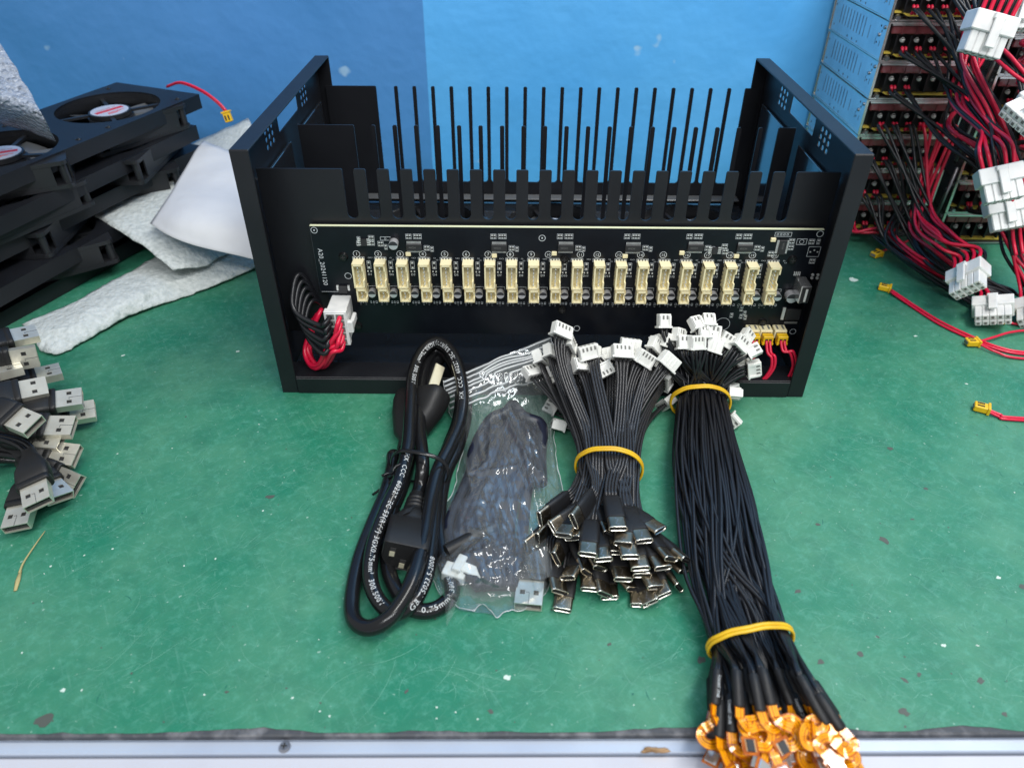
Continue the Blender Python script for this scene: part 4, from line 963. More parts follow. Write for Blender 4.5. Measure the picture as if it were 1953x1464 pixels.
# ---------------------------------------------------------------- the long bundle
LH = [(1266, 611, -.004, 0, 0, 2, 'lone white plug standing apart between the two bundles'), (1327, 616, -.004, -22, 0, 2, 'tilted white plug left of the highest one'), (1351, 611, -.002, 0, 20, 2, 'highest white plug, over the circuit board edge'), (1294, 638, -.006, 8, 10, 2, 'white plug at the left of the crown'),
 (1307, 652, -.012, 0, 0, 3, 'broad white plug at the front left of the crown'), (1328, 652, -.014, 0, 5, 3, 'broad white plug at the front middle of the crown'), (1341, 634, -.008, -4, 0, 2, 'white plug right behind the front middle one'), (1358, 632, -.006, 10, 10, 3, 'white plug with open windows under the highest one'),
 (1276, 648, -.006, 20, -150, 3, 'comb-backed white plug left of the crown'), (1364, 658, -.012, 18, 160, 3, 'comb-backed white plug right of the crown'), (1388, 648, -.008, 32, 0, 3, 'windowed white plug tilted right'), (1412, 654, -.010, 34, 0, 3, 'white plug touching the yellow fan plugs'),
 (1438, 668, -.012, 62, 0, 2, 'rightmost high white plug, two windows'), (1438, 702, -.012, 78, 30, 3, 'rightmost white plug over the red wires'), (1417, 698, -.006, 60, 60, 2, 'white plug behind the rightmost one'), (1402, 752, -.014, 95, -120, 3, 'white plug with dark sockets beside the upper rubber band'),
 (1399, 803, -.020, 140, 10, 2, 'low white plug poking out onto the green mat'), (1252, 652, -.002, -10, 150, 2, 'small white plug between the two bundles'), (1396, 742, -.010, 80, 20, 2, 'half-hidden white plug under the rightmost ones'), (1424, 640, -.002, 40, 20, 2, None), (1380, 665, -.004, 20, 30, 3, None), (1300, 670, -.002, -5, 150, 3, None), (1345, 670, .0, 4, 40, 3, None), (1290, 655, .0, -12, 0, 2, None), (1408, 680, -.002, 45, 20, 3, None), (1320, 672, .002, 0, 90, 3, None)]
FX = [(a_, max(b_, 1338)) for a_, b_ in [(1365, 1330), (1383, 1348), (1410, 1342), (1435, 1300), (1447, 1330), (1450, 1350), (1468, 1300), (1470, 1335), (1490, 1310), (1508, 1300), (1528, 1335), (1555, 1322), (1560, 1350), (1575, 1375), (1395, 1390), (1430, 1385), (1470, 1390), (1602, 1385), (1540, 1385), (1372, 1400), (1590, 1360), (1580, 1395), (1455, 1250), (1480, 1275), (1362, 1290), (1545, 1300)]]
LS = [(1337, 774, .0150, .0100), (1347, 880, .0185, .0105), (1366, 980, .0205, .0100), (1388, 1080, .0205, .0095), (1412, 1160, .0178, .0095), (1431, 1226, .0158, .0100)]
LC = [G(a, b, .0115) for a, b, _, _ in LS]
fr_ = random.Random(21)
def flex_mesh(kind):
    r_ = random.Random(kind * 7 + 1); m = MB(); w = .0036; P = [V((0, 0, 0)), V((0, .004, 0))]
    if kind == 0: turns = [(1, .0028, 120), (-1, .0030, 190), (1, .0024, 60)]
    elif kind == 1: turns = [(-1, .0030, 120), (1, .0036, 200)]
    elif kind == 2: turns = [(1, .0044, 60), (-1, .0030, 170), (1, .0030, 120)]
    elif kind == 3: turns = [(-1, .0050, 40)]
    else: turns = [(1, .0030, 175), (-1, .0030, 175)]
    ang = pi / 2; p = P[-1].copy()
    for (s_, rad, deg) in turns:
        n = max(3, int(deg / 15)); da = radians(deg) / n * s_
        for i in range(n): ang += da; p = p + V((cos(ang), sin(ang), 0)) * (rad * abs(da)); P.append(V((p.x, p.y, .0010 * sin(len(P) * .55))))
        p = p + V((cos(ang), sin(ang), 0)) * .0022; P.append(V((p.x, p.y, P[-1].z)))
    fr = frames(P, V((0, 0, 1)))
    def strip(off, wd, z0, z1, k):
        vs = []
        for q, (t, a, b) in zip(P, fr):
            # a ~ up, b ~ side
            for (o, z) in ((off - wd / 2, z0), (off + wd / 2, z0), (off + wd / 2, z1), (off - wd / 2, z1)): vs.append(q + b * o + a * z)
        n = len(P); m.add(vs, [(i * 4 + j, i * 4 + (j + 1) % 4, i * 4 + 4 + (j + 1) % 4, i * 4 + 4 + j) for i in range(n - 1) for j in range(4)] + [(3, 2, 1, 0), ((n - 1) * 4, (n - 1) * 4 + 1, (n - 1) * 4 + 2, (n - 1) * 4 + 3)], k)
    strip(0, w, 0, .00018, 'polyimide')
    for o in (-.0012, -.0003, .0008): strip(o, .00072, .00018, .00026, 'trace')
    body = m.mesh('flex_strip')
    e = P[-1]; t = V((cos(ang), sin(ang), 0)); R = Matrix.Rotation(ang - pi / 2, 3, 'Z')
    m = MB(); m.box(e + t * .0028 + V((0, 0, .0001)), (.0060, .0062, .0005), 'polyimide', R, .0001)
    for i in range(4): m.box(e + t * (.0010 + i * .0012) + V((0, 0, .00045)), (.0040 - .0008 * (i % 2), .0005, .0002), 'trace', R)
    if kind in (0, 2, 4): m.box(e + t * .0030 + V((0, 0, .0009)), (.0046, .0046, .0012), 'flexplate', R, .0002)
    if kind in (1,): m.box(e + t * .0030 + V((0, 0, .0007)), (.0040, .0026, .0010), 'ic', R, .0001); [m.box(e + t * .0030 + V((0, 0, .0007)) + R @ V(((i - 3) * .0006, sg * .0016, 0)), (.0003, .0008, .0003), 'nickel_rim', R) for i in range(7) for sg in (-1, 1)]
    return body, m.mesh('end_plate'), e.copy()
M['polyimide'] = mat('amber_polyimide', (.52, .13, .003), .14, 0, .7, coat=.7, noise_col=((.30, .055, .003), 200, .42, .60), bump=(400, .3, .0004))
M['trace'] = mat('amber_over_copper', (.95, .38, .006), .18, .1, .6, coat=.5)
M['flexplate'] = mat('bright_flex_stiffener', (.80, .80, .78), .18, .85)
FLX = [flex_mesh(k) for k in range(5)]
m = MB(); rings = []
for (y, r) in ((0, .0015), (.0006, .0019), (.0125, .0019), (.0132, .0014)): rings.append([V((cos(a) * r * 1.15, y, sin(a) * r * .9)) for a in [2 * pi * i / 10 for i in range(10)]])
m.loft(rings, 'heat_shrink'); SHR = m.mesh('heat_shrink')
vs, fs = text_geo('BNC (00/N1)', .0015, align='CENTER'); m.add([V((p.y - .0004, .0065 - p.x, .00174)) for p in vs], fs, 'silk'); SHRT = m.mesh('heat_shrink')
BURIED = 'long black cable running inside the right-hand bundle, its white plug buried'
def flatlabel(i): return ['leftmost amber flex end, curling off the mat edge', 'amber flex hooked round at the left of the heap', 'S-shaped amber flex with bright square plate', 'amber flex under the dark square heat shrink', 'amber flex behind the grey heat shrink pair', 'amber flex with a grey plate in the middle', 'amber flex end lying highest, chip showing', 'amber flex arching through the middle', 'looped amber flex beside the small chip', 'copper-coloured flex below the chip', 'straight amber flex strip at the right', 'rightmost reddish flex fan', 'reddish flex strip touching the rail', 'long reddish flex tip at the far right'][i] if i < 14 else None
ex = [G(p[0], p[1], .004).x for p in FX]
for i in range(26):
    hx_, hy_, hyp, hang_, hroll, n_, hl_ = LH[i]
    hp = Gp(hx_, hy_, hyp); hp = hp if hp.z > .004 or hp.y > 0 else G(hx_, hy_, .0045); ha = radians(hang_); hf = (up * cos(ha) + rt * sin(ha) + fw * (fr_.uniform(-.2, .5) if abs(hang_) < 90 else -.1)).normalized(); hroll += fr_.uniform(-30, 30)
    hu = Quaternion(hf, radians(hroll)) @ (-fw + up * .1); hm = aim(hp - hf * .0042, hf, hu)
    fx, fy = FX[(i * 11 + 3) % 26]; fz = .003 + .020 * fr_.random() * (1 if fy < 1400 else .6)
    F0 = G(fx, fy, fz); fdir = V(((fx - 1440) / 1000 * 3.0, -1, -.25)).normalized()
    lab = 'long black cable ending in %s' % (flatlabel(i) or 'an amber flex buried in the heap at the table edge') if hl_ is None else 'long black cable of the %s' % hl_
    gp = 'long black cables with amber flex ends'
    if hl_ is None and flatlabel(i) is None: lab = BURIED; gp = 'long black cables buried in the bundle'
    e = empty('flex_cable', F0, lab, 'flex cable', gp); inv = Matrix.Translation(-F0)
    place('housing', JST[n_], e, inv @ hm)
    um = aim(F0 - fdir * .012, fdir, (fr_.uniform(-.4, .4), 0, 1)); place('heat_shrink', SHRT if i % 4 == 1 else SHR, e, inv @ um)
    # each wire wanders inside the bundle
    ph = fr_.uniform(0, 2 * pi); rad = sqrt(fr_.random()) * .93; dr = fr_.uniform(-.35, .35)
    for w in range(4 if n_ == 3 else 3):
        pts = []
        x0 = (min(w, n_ - 1) - (n_ - 1) / 2) * .0025
        p3 = hm @ V((x0, .0008, 0)); tw = fr_.uniform(-.16, .16); rw = min(.97, max(.05, rad + fr_.uniform(-.25, .25))); p_ = ph + fr_.uniform(-.35, .35)
        secs = []
        for q in range(6):
            c = LC[q]; a = p_ + dr * q * .7; rr = min(.97, rw + tw * sin(q * 1.3 + p_)); u = cos(a) * rr; v = sin(a) * rr
            bl = (0, 0, .1, .35, .75, 1)[q]; ux = max(-.93, min(.93, (F0.x - LC[5].x - .002) / .0165 + (w - 1.5) * .07)); vz = max(-.85, min(.85, (fz / .022 * 2 - 1) * sqrt(max(0, 1 - ux * ux))))
            u = u * (1 - bl) + ux * bl; v = v * (1 - bl) + vz * bl
            z = c.z + v * LS[q][3]; secs.append(V((c.x + u * LS[q][2], c.y + u * LS[q][2] * .15, max(z, .0010))))
        hd = (p3 - secs[0]).length
        pts = list(reversed(herm(secs[0], V((0, 1, .15)) * hd * .8, p3, hf * hd * 1.0, 10)[1:] + [p3]))
        pts += spline(secs, 6)[:-1] if True else []
        pe = um @ V(((w - 1.5) * .0006, .002, (w % 2) * .0008 - .0004))
        dl = (secs[-1] - pe).length
        pts += herm(secs[-1], V((.15, -1, 0)) * dl * .8, pe, fdir * dl * .8, 6) + [pe]
        pts = [V((p.x, p.y, max(p.z, .0010))) - F0 for p in pts]
        m = MB(); m.tube(pts, .00090, 'black_wire', 6); m.build('wire', e)
    fk = (i * 3) % 5; ft = (0, 1, 2, 4, 3)[fk]
    fm = um @ Matrix.Translation((0, .0128, 0)) @ Matrix.Rotation(radians(fr_.uniform(-22, 22)), 4, 'Z') @ Matrix.Rotation(radians(fr_.uniform(-14, 10)), 4, 'X') @ Matrix.Rotation(radians(fr_.uniform(-25, 25)), 4, 'Y')
    if abs((fm @ Matrix.Scale(-1, 4, V((1, 0, 0))) @ FLX[ft][2]).x - .079) < abs((fm @ FLX[ft][2]).x - .079): fm = fm @ Matrix.Scale(-1, 4, V((1, 0, 0)))
    s_ = place('flex_strip', FLX[ft][0], e, inv @ fm); place('end_plate', FLX[ft][1], s_, Matrix.Identity(4))
# filler cables: same kind, ends buried in the heap
for i in range(18):
    F0 = G(1360 + i * 13, 1350 + (i * 37) % 50, .002 + .012 * fr_.random()); fdir = V(((F0.x - LC[5].x) * 8, -1, -.1)).normalized()
    e = empty('flex_cable', F0, BURIED, 'flex cable', 'long black cables buried in the bundle'); inv = Matrix.Translation(-F0)
    um = aim(F0 - fdir * .012, fdir, (0, 0, 1)); place('heat_shrink', SHR, e, inv @ um)
    hp = Gp(1290 + (i * 29) % 130, 690 + (i * 17) % 30, .0); hf = (up + rt * ((i * 29) % 130 - 65) / 70 + fw * .3).normalized(); hm = aim(hp, hf, -fw); place('housing', JST[3], e, inv @ hm)
    for w in range(4):
        a0 = 2 * pi * ((i * 4 + w) * .618 % 1); rw = .35 + .62 * sqrt(((i * 4 + w) * .37) % 1); secs = []
        for q in range(6):
            c = LC[q]; a = a0 + .12 * q * (1 if i % 2 else -1); u = cos(a) * rw; v = sin(a) * rw; bl = (0, 0, .1, .35, .75, 1)[q]; u = u * (1 - bl) + bl * max(-.93, min(.93, (F0.x - LC[5].x - .002) / .0165 + (w - 1.5) * .07)); v = v * (1 - bl) + bl * (F0.z / .014 * 1.2 - .7) * .6; secs.append(V((c.x + u * LS[q][2], c.y + u * LS[q][2] * .15, max(c.z + v * LS[q][3], .0010))))
        p3 = hm @ V(((w - 1.5) * .0018, .001, 0)); hd = (p3 - secs[0]).length
        pts = list(reversed(herm(secs[0], V((0, 1, .15)) * hd * .8, p3, hf * hd, 10)[1:] + [p3])) + spline(secs, 6)[:-1]
        pe = um @ V(((w - 1.5) * .0006, .002, 0)); dl = (secs[-1] - pe).length
        pts += herm(secs[-1], V((.15, -1, 0)) * dl * .8, pe, fdir * dl * .8, 6) + [pe]
        m = MB(); m.tube([V((p.x, p.y, max(p.z, .0010))) - F0 for p in pts], .00090, 'black_wire', 6); m.build('wire', e)
    fm = um @ Matrix.Translation((0, .0128, 0)) @ Matrix.Rotation(radians(fr_.uniform(-26, 26)), 4, 'Z') @ Matrix.Rotation(radians(fr_.uniform(-12, 10)), 4, 'X') @ Matrix.Rotation(radians(fr_.uniform(-20, 20)), 4, 'Y')
    if abs((fm @ Matrix.Scale(-1, 4, V((1, 0, 0))) @ FLX[i % 5][2]).x - .079) < abs((fm @ FLX[i % 5][2]).x - .079): fm = fm @ Matrix.Scale(-1, 4, V((1, 0, 0)))
    s_ = place('flex_strip', FLX[i % 5][0], e, inv @ fm); place('end_plate', FLX[i % 5][1], s_, Matrix.Identity(4))
band('rubber_band', G(1336, 768, .0120), V((.05, 1, 0)).normalized(), V((1, -.05, 0)).normalized(), .0168, .0125, .0036, .0013, 'yellow rubber band round the top of the long black bundle, by the case lip')
band('rubber_band', G(1432, 1226, .0115), V((-.05, 1, 0)).normalized(), V((1, .10, 0)).normalized(), .0178, .0118, .0034, .0013, 'yellow rubber band round the lower end of the long bundle, near the amber flexes', .05)

# ---------------------------------------------------------------- harness and fan plugs on the board
e = empty('power_harness', (0, 0, 0), 'white ten-way power plug with looping black and red wires at the left of the board', 'wire harness')
xL, xR = GY(619, 600, .002).x, GY(657, 600, .002).x; zt = .0545; cxh = (xL + xR) / 2; hw_ = (xR - xL)
m = MB(); m.box((cxh, .0125, zt - .0105), (hw_, .0205, .0210), 'milky', bev=.0005); m.box((cxh, .0045, zt - .0105), (hw_ + .0015, .0040, .0225), 'milky', bev=.0003)
for i in range(5):
    for s_ in (-1, 1): m.box((cxh + s_ * hw_ * .24, .0023, zt - .0025 - i * .0041), (hw_ * .38, .0006, .0032), 'grey_hole')
m.build('housing', e)
m = MB(); m.box((cxh + hw_ / 2 + .0022, .0100, zt - .0100), (.0022, .0130, .0048), 'milky', bev=.0005); m.box((cxh + hw_ / 2 + .0016, .0045, zt - .0100), (.0036, .0030, .0075), 'milky', bev=.0005); m.build('latch', e)
for i in range(5):
    z = zt - .0025 - i * .0041
    p0 = V((cxh - hw_ * .24, .0030, z)); dx = .0010 * i
    P = [p0, p0 + V((-.002, -.0060, -.0010)), V((-.1265 + .002 * (i % 2), -.0010 - .001 * i, z - .0035)), V((-.1405 + dx, .0050, z + .001)), V((-.1430 + dx * 1.2, .0130, z + .009)), V((-.139 + dx, .0230, z + .015)), V((-.128, .0320, .030 + .002 * i)), V((-.112, .045, .022))]
    m = MB(); m.tube(spline(P, 7), .00140, 'black_wire', 8); m.build('wire', e)
    p0 = V((cxh + hw_ * .24, .0030, z))
    o1 = (.0000, .0028, -.0024, .0050, .0010)[i]; o2 = (0, .0012, .0024, .0014, .0034)[i]
    P = [p0, p0 + V((-.0010, -.0050, -.0030)), GY(636 - o1 * 2600, 652 + i * 5, -.0015 - o2), GY(618 - o1 * 2000, 690 + o2 * 2500, .0010 + o2), GY(600 - o1 * 2000, 702 - i * 3, .0060 + o2), GY(588 - o1 * 1200, 680 - i * 6, .0140 + o2), GY(594 + i * 4, 620 - 6 * i, .0240), GY(608 + i * 2, 590, .034)]
    m = MB(); m.tube(spline(P, 7), .00140, 'red_wire', 8); m.build('wire', e)
for i, (px, lb) in enumerate(((1428, 'yellow fan plug half hidden by white plugs, leftmost of three on the board'), (1453, 'middle yellow fan plug on the board, red wires curving down left'), (1480, 'right-hand yellow fan plug on the board, red wires curving down to the case corner'))):
    x, z = B(px, 628); x += .001; y = YB - .0075; e = empty('fan_lead', (0, 0, 0), lb, 'wire lead', 'yellow fan plugs on the board')
    m = MB(); m.box((x, y - .0016, z - .0006), (.0060, .0044, .0052), 'yellow', bev=.0003)
    for s_ in (-1, 1): m.box((x + s_ * .0026, y - .0026, z - .0030), (.0012, .0030, .0012), 'yellow')
    m.build('plug', e); m = MB()
    for s_ in (-1, 1): m.box((x + s_ * .0011, y - .0039, z - .0008), (.0016, .0003, .0024), 'hole')
    m.build('wire_hole', e)
    for s_ in (-1, 1):
        q = V((x + s_ * .0010, y - .0034, z - .0008))
        if i == 0: P = [q, q + V((0, -.004, -.006)), q + V((-.004, -.003, -.016)), V((x - .008, .012, .006))]
        elif i == 1: P = [q, q + V((.0004, -.0052, -.0050)), GY(1475, 682, .004), GY(1472, 704, .003), GY(1452, 726, .003), GY(1420, 726, .004), GY(1395, 716, .008)]
        else: P = [q, q + V((.0008, -.0050, -.0040)), GY(1510, 672, .006), GY(1515, 698, .006), GY(1503, 722, .006), GY(1484, 733, .010), GY(1470, 730, .02)]
        P = [p + V((s_ * .0009, 0, s_ * .0004)) if j > 1 else p for j, p in enumerate(P)]
        m = MB(); m.tube(spline(P, 8), .00085, 'red_wire', 8); m.build('wire', e)
# ---------------------------------------------------------------- power cord
CR = .0035
mt_sock = aim(G(770, 1062, .0125), (G(763, 1110, .0165) - G(790, 985, .0105)), V((.25, .3, 1)))
mtp = aim(G(802, 768, .0130), (.20, .90, .32), (-.55, -.3, 1))
TS_, TP_ = mt_sock @ V((0, -.043, 0)), mtp @ V((0, -.032, 0))
def cp(px, py, z): return G(px, py, z + CR)
cordP = [TS_, TS_ + V((.001, .008, .001)), cp(806, 880, .011), cp(800, 810, .012), cp(803, 740, .014), cp(814, 690, .017), cp(836, 668, .020), cp(862, 690, .018), cp(878, 740, .012), cp(874, 800, .008), cp(856, 850, .006), cp(838, 900, .004), cp(830, 960, .003), cp(824, 1030, .003), cp(812, 1100, .004), cp(786, 1150, .004), cp(752, 1168, .004), cp(722, 1145, .004), cp(706, 1100, .005), cp(712, 1040, .007), cp(735, 975, .010), cp(762, 915, .013), cp(778, 850, .015), cp(783, 780, .018), cp(788, 715, .022), cp(806, 670, .026), cp(836, 652, .029), cp(866, 680, .026), cp(882, 740, .019), cp(878, 800, .013), cp(858, 850, .011), cp(836, 895, .010),
         cp(822, 950, .009), cp(812, 1010, .010), cp(798, 1070, .011), cp(776, 1130, .010), cp(742, 1178, .007), cp(703, 1197, .003), cp(675, 1180, .001), cp(672, 1135, .000), cp(686, 1065, .001), cp(710, 1000, .003), cp(735, 940, .004), cp(748, 890, .004), cp(750, 868, .004), TP_ + V((-.002, -.010, -.002)), TP_]
cpts = spline(cordP, 9)
cpts = [V((p.x, p.y, max(p.z, CR + .0002))) for p in cpts]
pc = empty('mains_cable', G(740, 1000), 'coiled black mains cord with white print, socket end and wire twist tie', 'power cord')
PI_ = Matrix.Translation(-pc.location)
m = MB(); m.tube([p - pc.location for p in cpts], CR, 'cord', 14); cordo = m.build('cord', pc)
# extra strand at the far right of the upper loop and the loop below right
P = [cp(742, 985, .000), cp(768, 925, .001), cp(790, 850, .002), cp(812, 760, .010), cp(834, 690, .016), cp(862, 680, .014), cp(884, 730, .008), cp(889, 790, .003), cp(874, 850, .002), cp(850, 905, .001), cp(838, 980, .0), cp(846, 1060, .0), cp(862, 1110, .0), cp(858, 1140, .0), cp(826, 1163, .0), cp(790, 1162, .0), cp(762, 1135, .001), cp(742, 1090, .001), cp(738, 1030, .000), cp(750, 970, .000)]
P2 = [V((p.x, p.y, max(p.z, CR + .0001))) for p in spline(P, 9)]
m = MB(); m.tube([p - pc.location for p in P2], CR, 'cord', 14); m.build('cord', pc)
def arc(pts):
    s_ = [0]
    for i in range(1, len(pts)): s_.append(s_[-1] + (pts[i] - pts[i - 1]).length)
    return s_
def print_on(pts, R_, txt, s0, size, rev, face, k='cord_print', spacing=1.12, flip=1, off=0.):
    S = arc(pts); fr = frames(pts); vs, fs = text_geo(txt, size, spacing); out = []
    def at(s_):
        s_ = min(max(s_, 0), S[-1] - 1e-6)
        lo, hi = 0, len(S) - 1
        while hi - lo > 1:
            mid = (lo + hi) // 2
            if S[mid] <= s_: lo = mid
            else: hi = mid
        t = (s_ - S[lo]) / max(1e-9, S[hi] - S[lo]); return pts[lo].lerp(pts[hi], t), fr[lo][0].lerp(fr[hi][0], t).normalized()
    for v in vs:
        s_ = s0 - v.x if rev else s0 + v.x
        c, t = at(s_); d = (CAM - c); d = (d - t * d.dot(t)).normalized(); side = t.cross(d)          # d faces the camera side at this point
        if face is not None: d = (d + side * face).normalized(); side = t.cross(d)
        a = (v.y - size * .35 + off) / R_ * (-1 if not rev else 1) * flip
        nrm = d * cos(a) + side * sin(a) * 1.0
        out.append(c + nrm * (R_ + .00004) - pc.location)
    return out, fs
def s_at(pts, target):
    S = arc(pts); best = min(range(len(pts)), key=lambda i: (pts[i] - target).length); return S[best]
pm = MB()
S_ = arc(cpts)
def s_idx(i): return S_[min(i * 9, len(S_) - 1)]
txtA = 'HX  CCC  60227 IEC 53(RVV) 3GX0.75mm\u00b2  300/500V'
for (t_, i0, rev, fc) in ((txtA, 28.55, True, .25), ('HX  CCC  60227 IEC 53(RVV) 3GX0.75mm\u00b2  300/500V', 21.75, True, .15), ('GB/T5023.5-2008', 15.35, True, -.35)):
    s0 = S_[int(i0 * 9)]
    v_, f_ = print_on(cpts, CR, t_, s0, .0034, rev, fc); pm = MB(); pm.add(v_, f_, 'cord_print'); pm.build('printed_text', cordo)
v_, f_ = print_on(P2, CR, '0.75mm\u00b2 300/500V', arc(P2)[int(14.6 * 9)], .0034, True, .2); pm = MB(); pm.add(v_, f_, 'cord_print'); pm.build('printed_text', cordo)
# socket end
mt = mt_sock
prof = [(-.0078, -.0062), (-.0078, .0020), (-.0046, .0068), (.0046, .0068), (.0078, .0020), (.0078, -.0062)]
prof = [(-x, -y) for x, y in prof]
def pr(y, sc, sz=1., pw=prof): return [V((a * 1.28 * sc, y, b * 1.18 * sc * sz)) for a, b in pw]
def round_pr(y, r, n=6): return [V((r * cos(2 * pi * i / n + pi * .75), y, r * sin(2 * pi * i / n + pi * .75))) for i in range(n)]
m = MB()
def ring24(y, sc, mixr, r):
    out = []
    big = prof + [prof[0]]
    per = [V((big[i][0] * 1.28 * sc, 0, big[i][1] * 1.18 * sc)) for i in range(7)]
    L_ = [(per[i + 1] - per[i]).length for i in range(6)]; T_ = sum(L_)
    for q in range(30):
        d = T_ * q / 30; i = 0
        while d > L_[i]: d -= L_[i]; i += 1
        p = per[i].lerp(per[i + 1], d / L_[i]); a = atan2(p.z, p.x); c = V((r * cos(a), 0, r * sin(a))); p = p.lerp(c, mixr); out.append(V((p.x, y, p.z)))
    return out
m.loft([ring24(-.0440, 1, 1, .0040), ring24(-.0300, 1, 1, .0046), ring24(-.0290, 1, 1, .0062), ring24(-.0235, 1, .85, .0078), ring24(-.0205, .95, .45, .0078), ring24(-.0190, .96, .1, .007), ring24(-.0185, 1, 0, .007), ring24(-.0006, 1, 0, .007), ring24(0, .96, 0, .007)], 'moulded', True, False)
sock = m.build('socket', pc, PI_ @ mt)
m = MB(); m.loft([ring24(0, .96, 0, .007), ring24(-.0003, .90, 0, .007)], 'moulded', False, True); m.build('socket_face', sock)
for i in range(4):
    m = MB(); y = -.0315 - i * .0030; m.loft([ring24(y, 1, 1, .0046 - i * .0002), ring24(y + .0006, 1, 1, .0054 - i * .0002), ring24(y + .0018, 1, 1, .0054 - i * .0002), ring24(y + .0024, 1, 1, .0046 - i * .0002)], 'moulded'); m.build('relief_ring', sock)
m = MB()
for (x, z) in ((-.0050, .0012), (.0050, .0012), (0, -.0046)): m.box((x * 1.05, -.0001, z + .0005), (.0026, .0006, .0046), 'hole'); m.box((x * 1.05 + .0002, .0003, z - .0003), (.0023, .0003, .0026), 'brass')
m.build('contact_slot', sock, kind='stuff')
m = MB()
for i in range(8): m.box((.0040 - i * .0004, -.0200 - i * .0004 - .001, .0079), (.0003, .0045, .0004), 'moulded', Matrix.Rotation(-.25, 3, 'Z'))
m.build('grip_ridge', sock, kind='stuff')
# mains plug under the upper loop
m = MB()
def rr3(y, w, h, r=.004): return [V((x, y, z)) for x, z in rrect(0, 0, w, h, r, 3)]
m.loft([rr3(-.034, .008, .008, .0039), rr3(-.026, .009, .009, .004), rr3(-.022, .018, .012, .005), rr3(-.008, .030, .015, .006), rr3(.0, .033, .017, .006), rr3(.004, .033, .017, .006), rr3(.0065, .031, .015, .005)], 'moulded')
plug = m.build('mains_plug', pc, PI_ @ mtp)
for (x, a) in ((-.0062, .5), (.0062, -.5), (0, pi / 2)):
    m = MB(); m.box((x, .0155 if abs(x) > 0 else .016, .001 if x else -.004), (.0016, .0185, .0060), 'brass', Matrix.Rotation(a, 3, 'Y'), .0004); m.build('blade', plug)
# wire twist tie
m = MB(); c = G(800, 893, .012); n = 40; tp = []
ax = V((.25, 1, 0)).normalized(); sx_ = V((ax.y, -ax.x, 0))
for i in range(n + 1):
    a = 2 * pi * i / n; tp.append(c + sx_ * (cos(a) * .0155) + V((0, 0, max(-.0105, sin(a) * .0118))) + ax * (.001 * sin(a * 3)))
m.tube(tp, .0007, 'cord', 8, False, sx=1.6, sy=.6); 
w0 = G(765, 888, .016)
for (q0, q1, q2) in ((w0, G(748, 915, .012), G(711, 943, .004)), (w0 + V((.001, .001, 0)), G(752, 905, .014), G(733, 912, .008))): m.tube(spline([q0, q1, q2], 6), .0007, 'cord', 8)
for i in range(1): m.tube([G(768, 884, .019) + V((cos(t * 1.1) * .0011 - t * .0010, -t * .0012, sin(t * 1.1) * .0011)) for t in range(9)], .0007, 'cord', 8)
m.build('twist_tie', label='black wire twist tie holding the coiled mains cord at its middle', cat='twist tie')

# ---------------------------------------------------------------- things inside the clear bag
bc = empty('bagged_cable', G(945, 950), 'folded black cable sealed in the clear zip bag', 'cable'); bi = bc.location.copy()
br = random.Random(4)
outl = [((975, 775, .0), 40), ((960, 850, 0), 70), ((940, 930, 0), 78), ((925, 1010, 0), 76), ((930, 1080, 0), 62)]
m = MB()
for s_ in range(9):
    t = (s_ + .5) / 9 * 2 - 1
    P = []
    for j, (px, hw) in enumerate(((992, 40), (975, 66), (945, 70), (925, 82), (932, 66), (945, 40))):
        py = (790, 860, 935, 1005, 1075, 1120)[j]; z = .0040 + .0048 * max(0, 1 - t * t) * (1 if s_ % 2 else .55) * (.6, 1, 1, 1, .9, .5)[j]
        P.append(G(px + t * hw * (.92 + .08 * sin(s_ * 3 + j)), py + (18 * t * t if j == 0 else 0), z) - bi)
    mm = MB(); mm.tube(spline(P, 7), .0028, 'bagged_rubber', 10); mm.build('cable_loop', bc)
for k, (a, b) in enumerate((((965, 790), (905, 860)), ((1000, 800), (1030, 870)))):
    c0 = G(a[0], a[1] - 4, .010); c1 = G(a[0] + (-30 if k == 0 else 32), a[1] + 12, .008); c2 = G(b[0], b[1], .007)
    m = MB(); m.tube([p - bi for p in spline([G(978, 772, .009), c0, c1, c2, c2 + V((0, -.02, 0))], 7)], .0034, 'bagged_rubber', 10); m.build('cable_loop', bc)
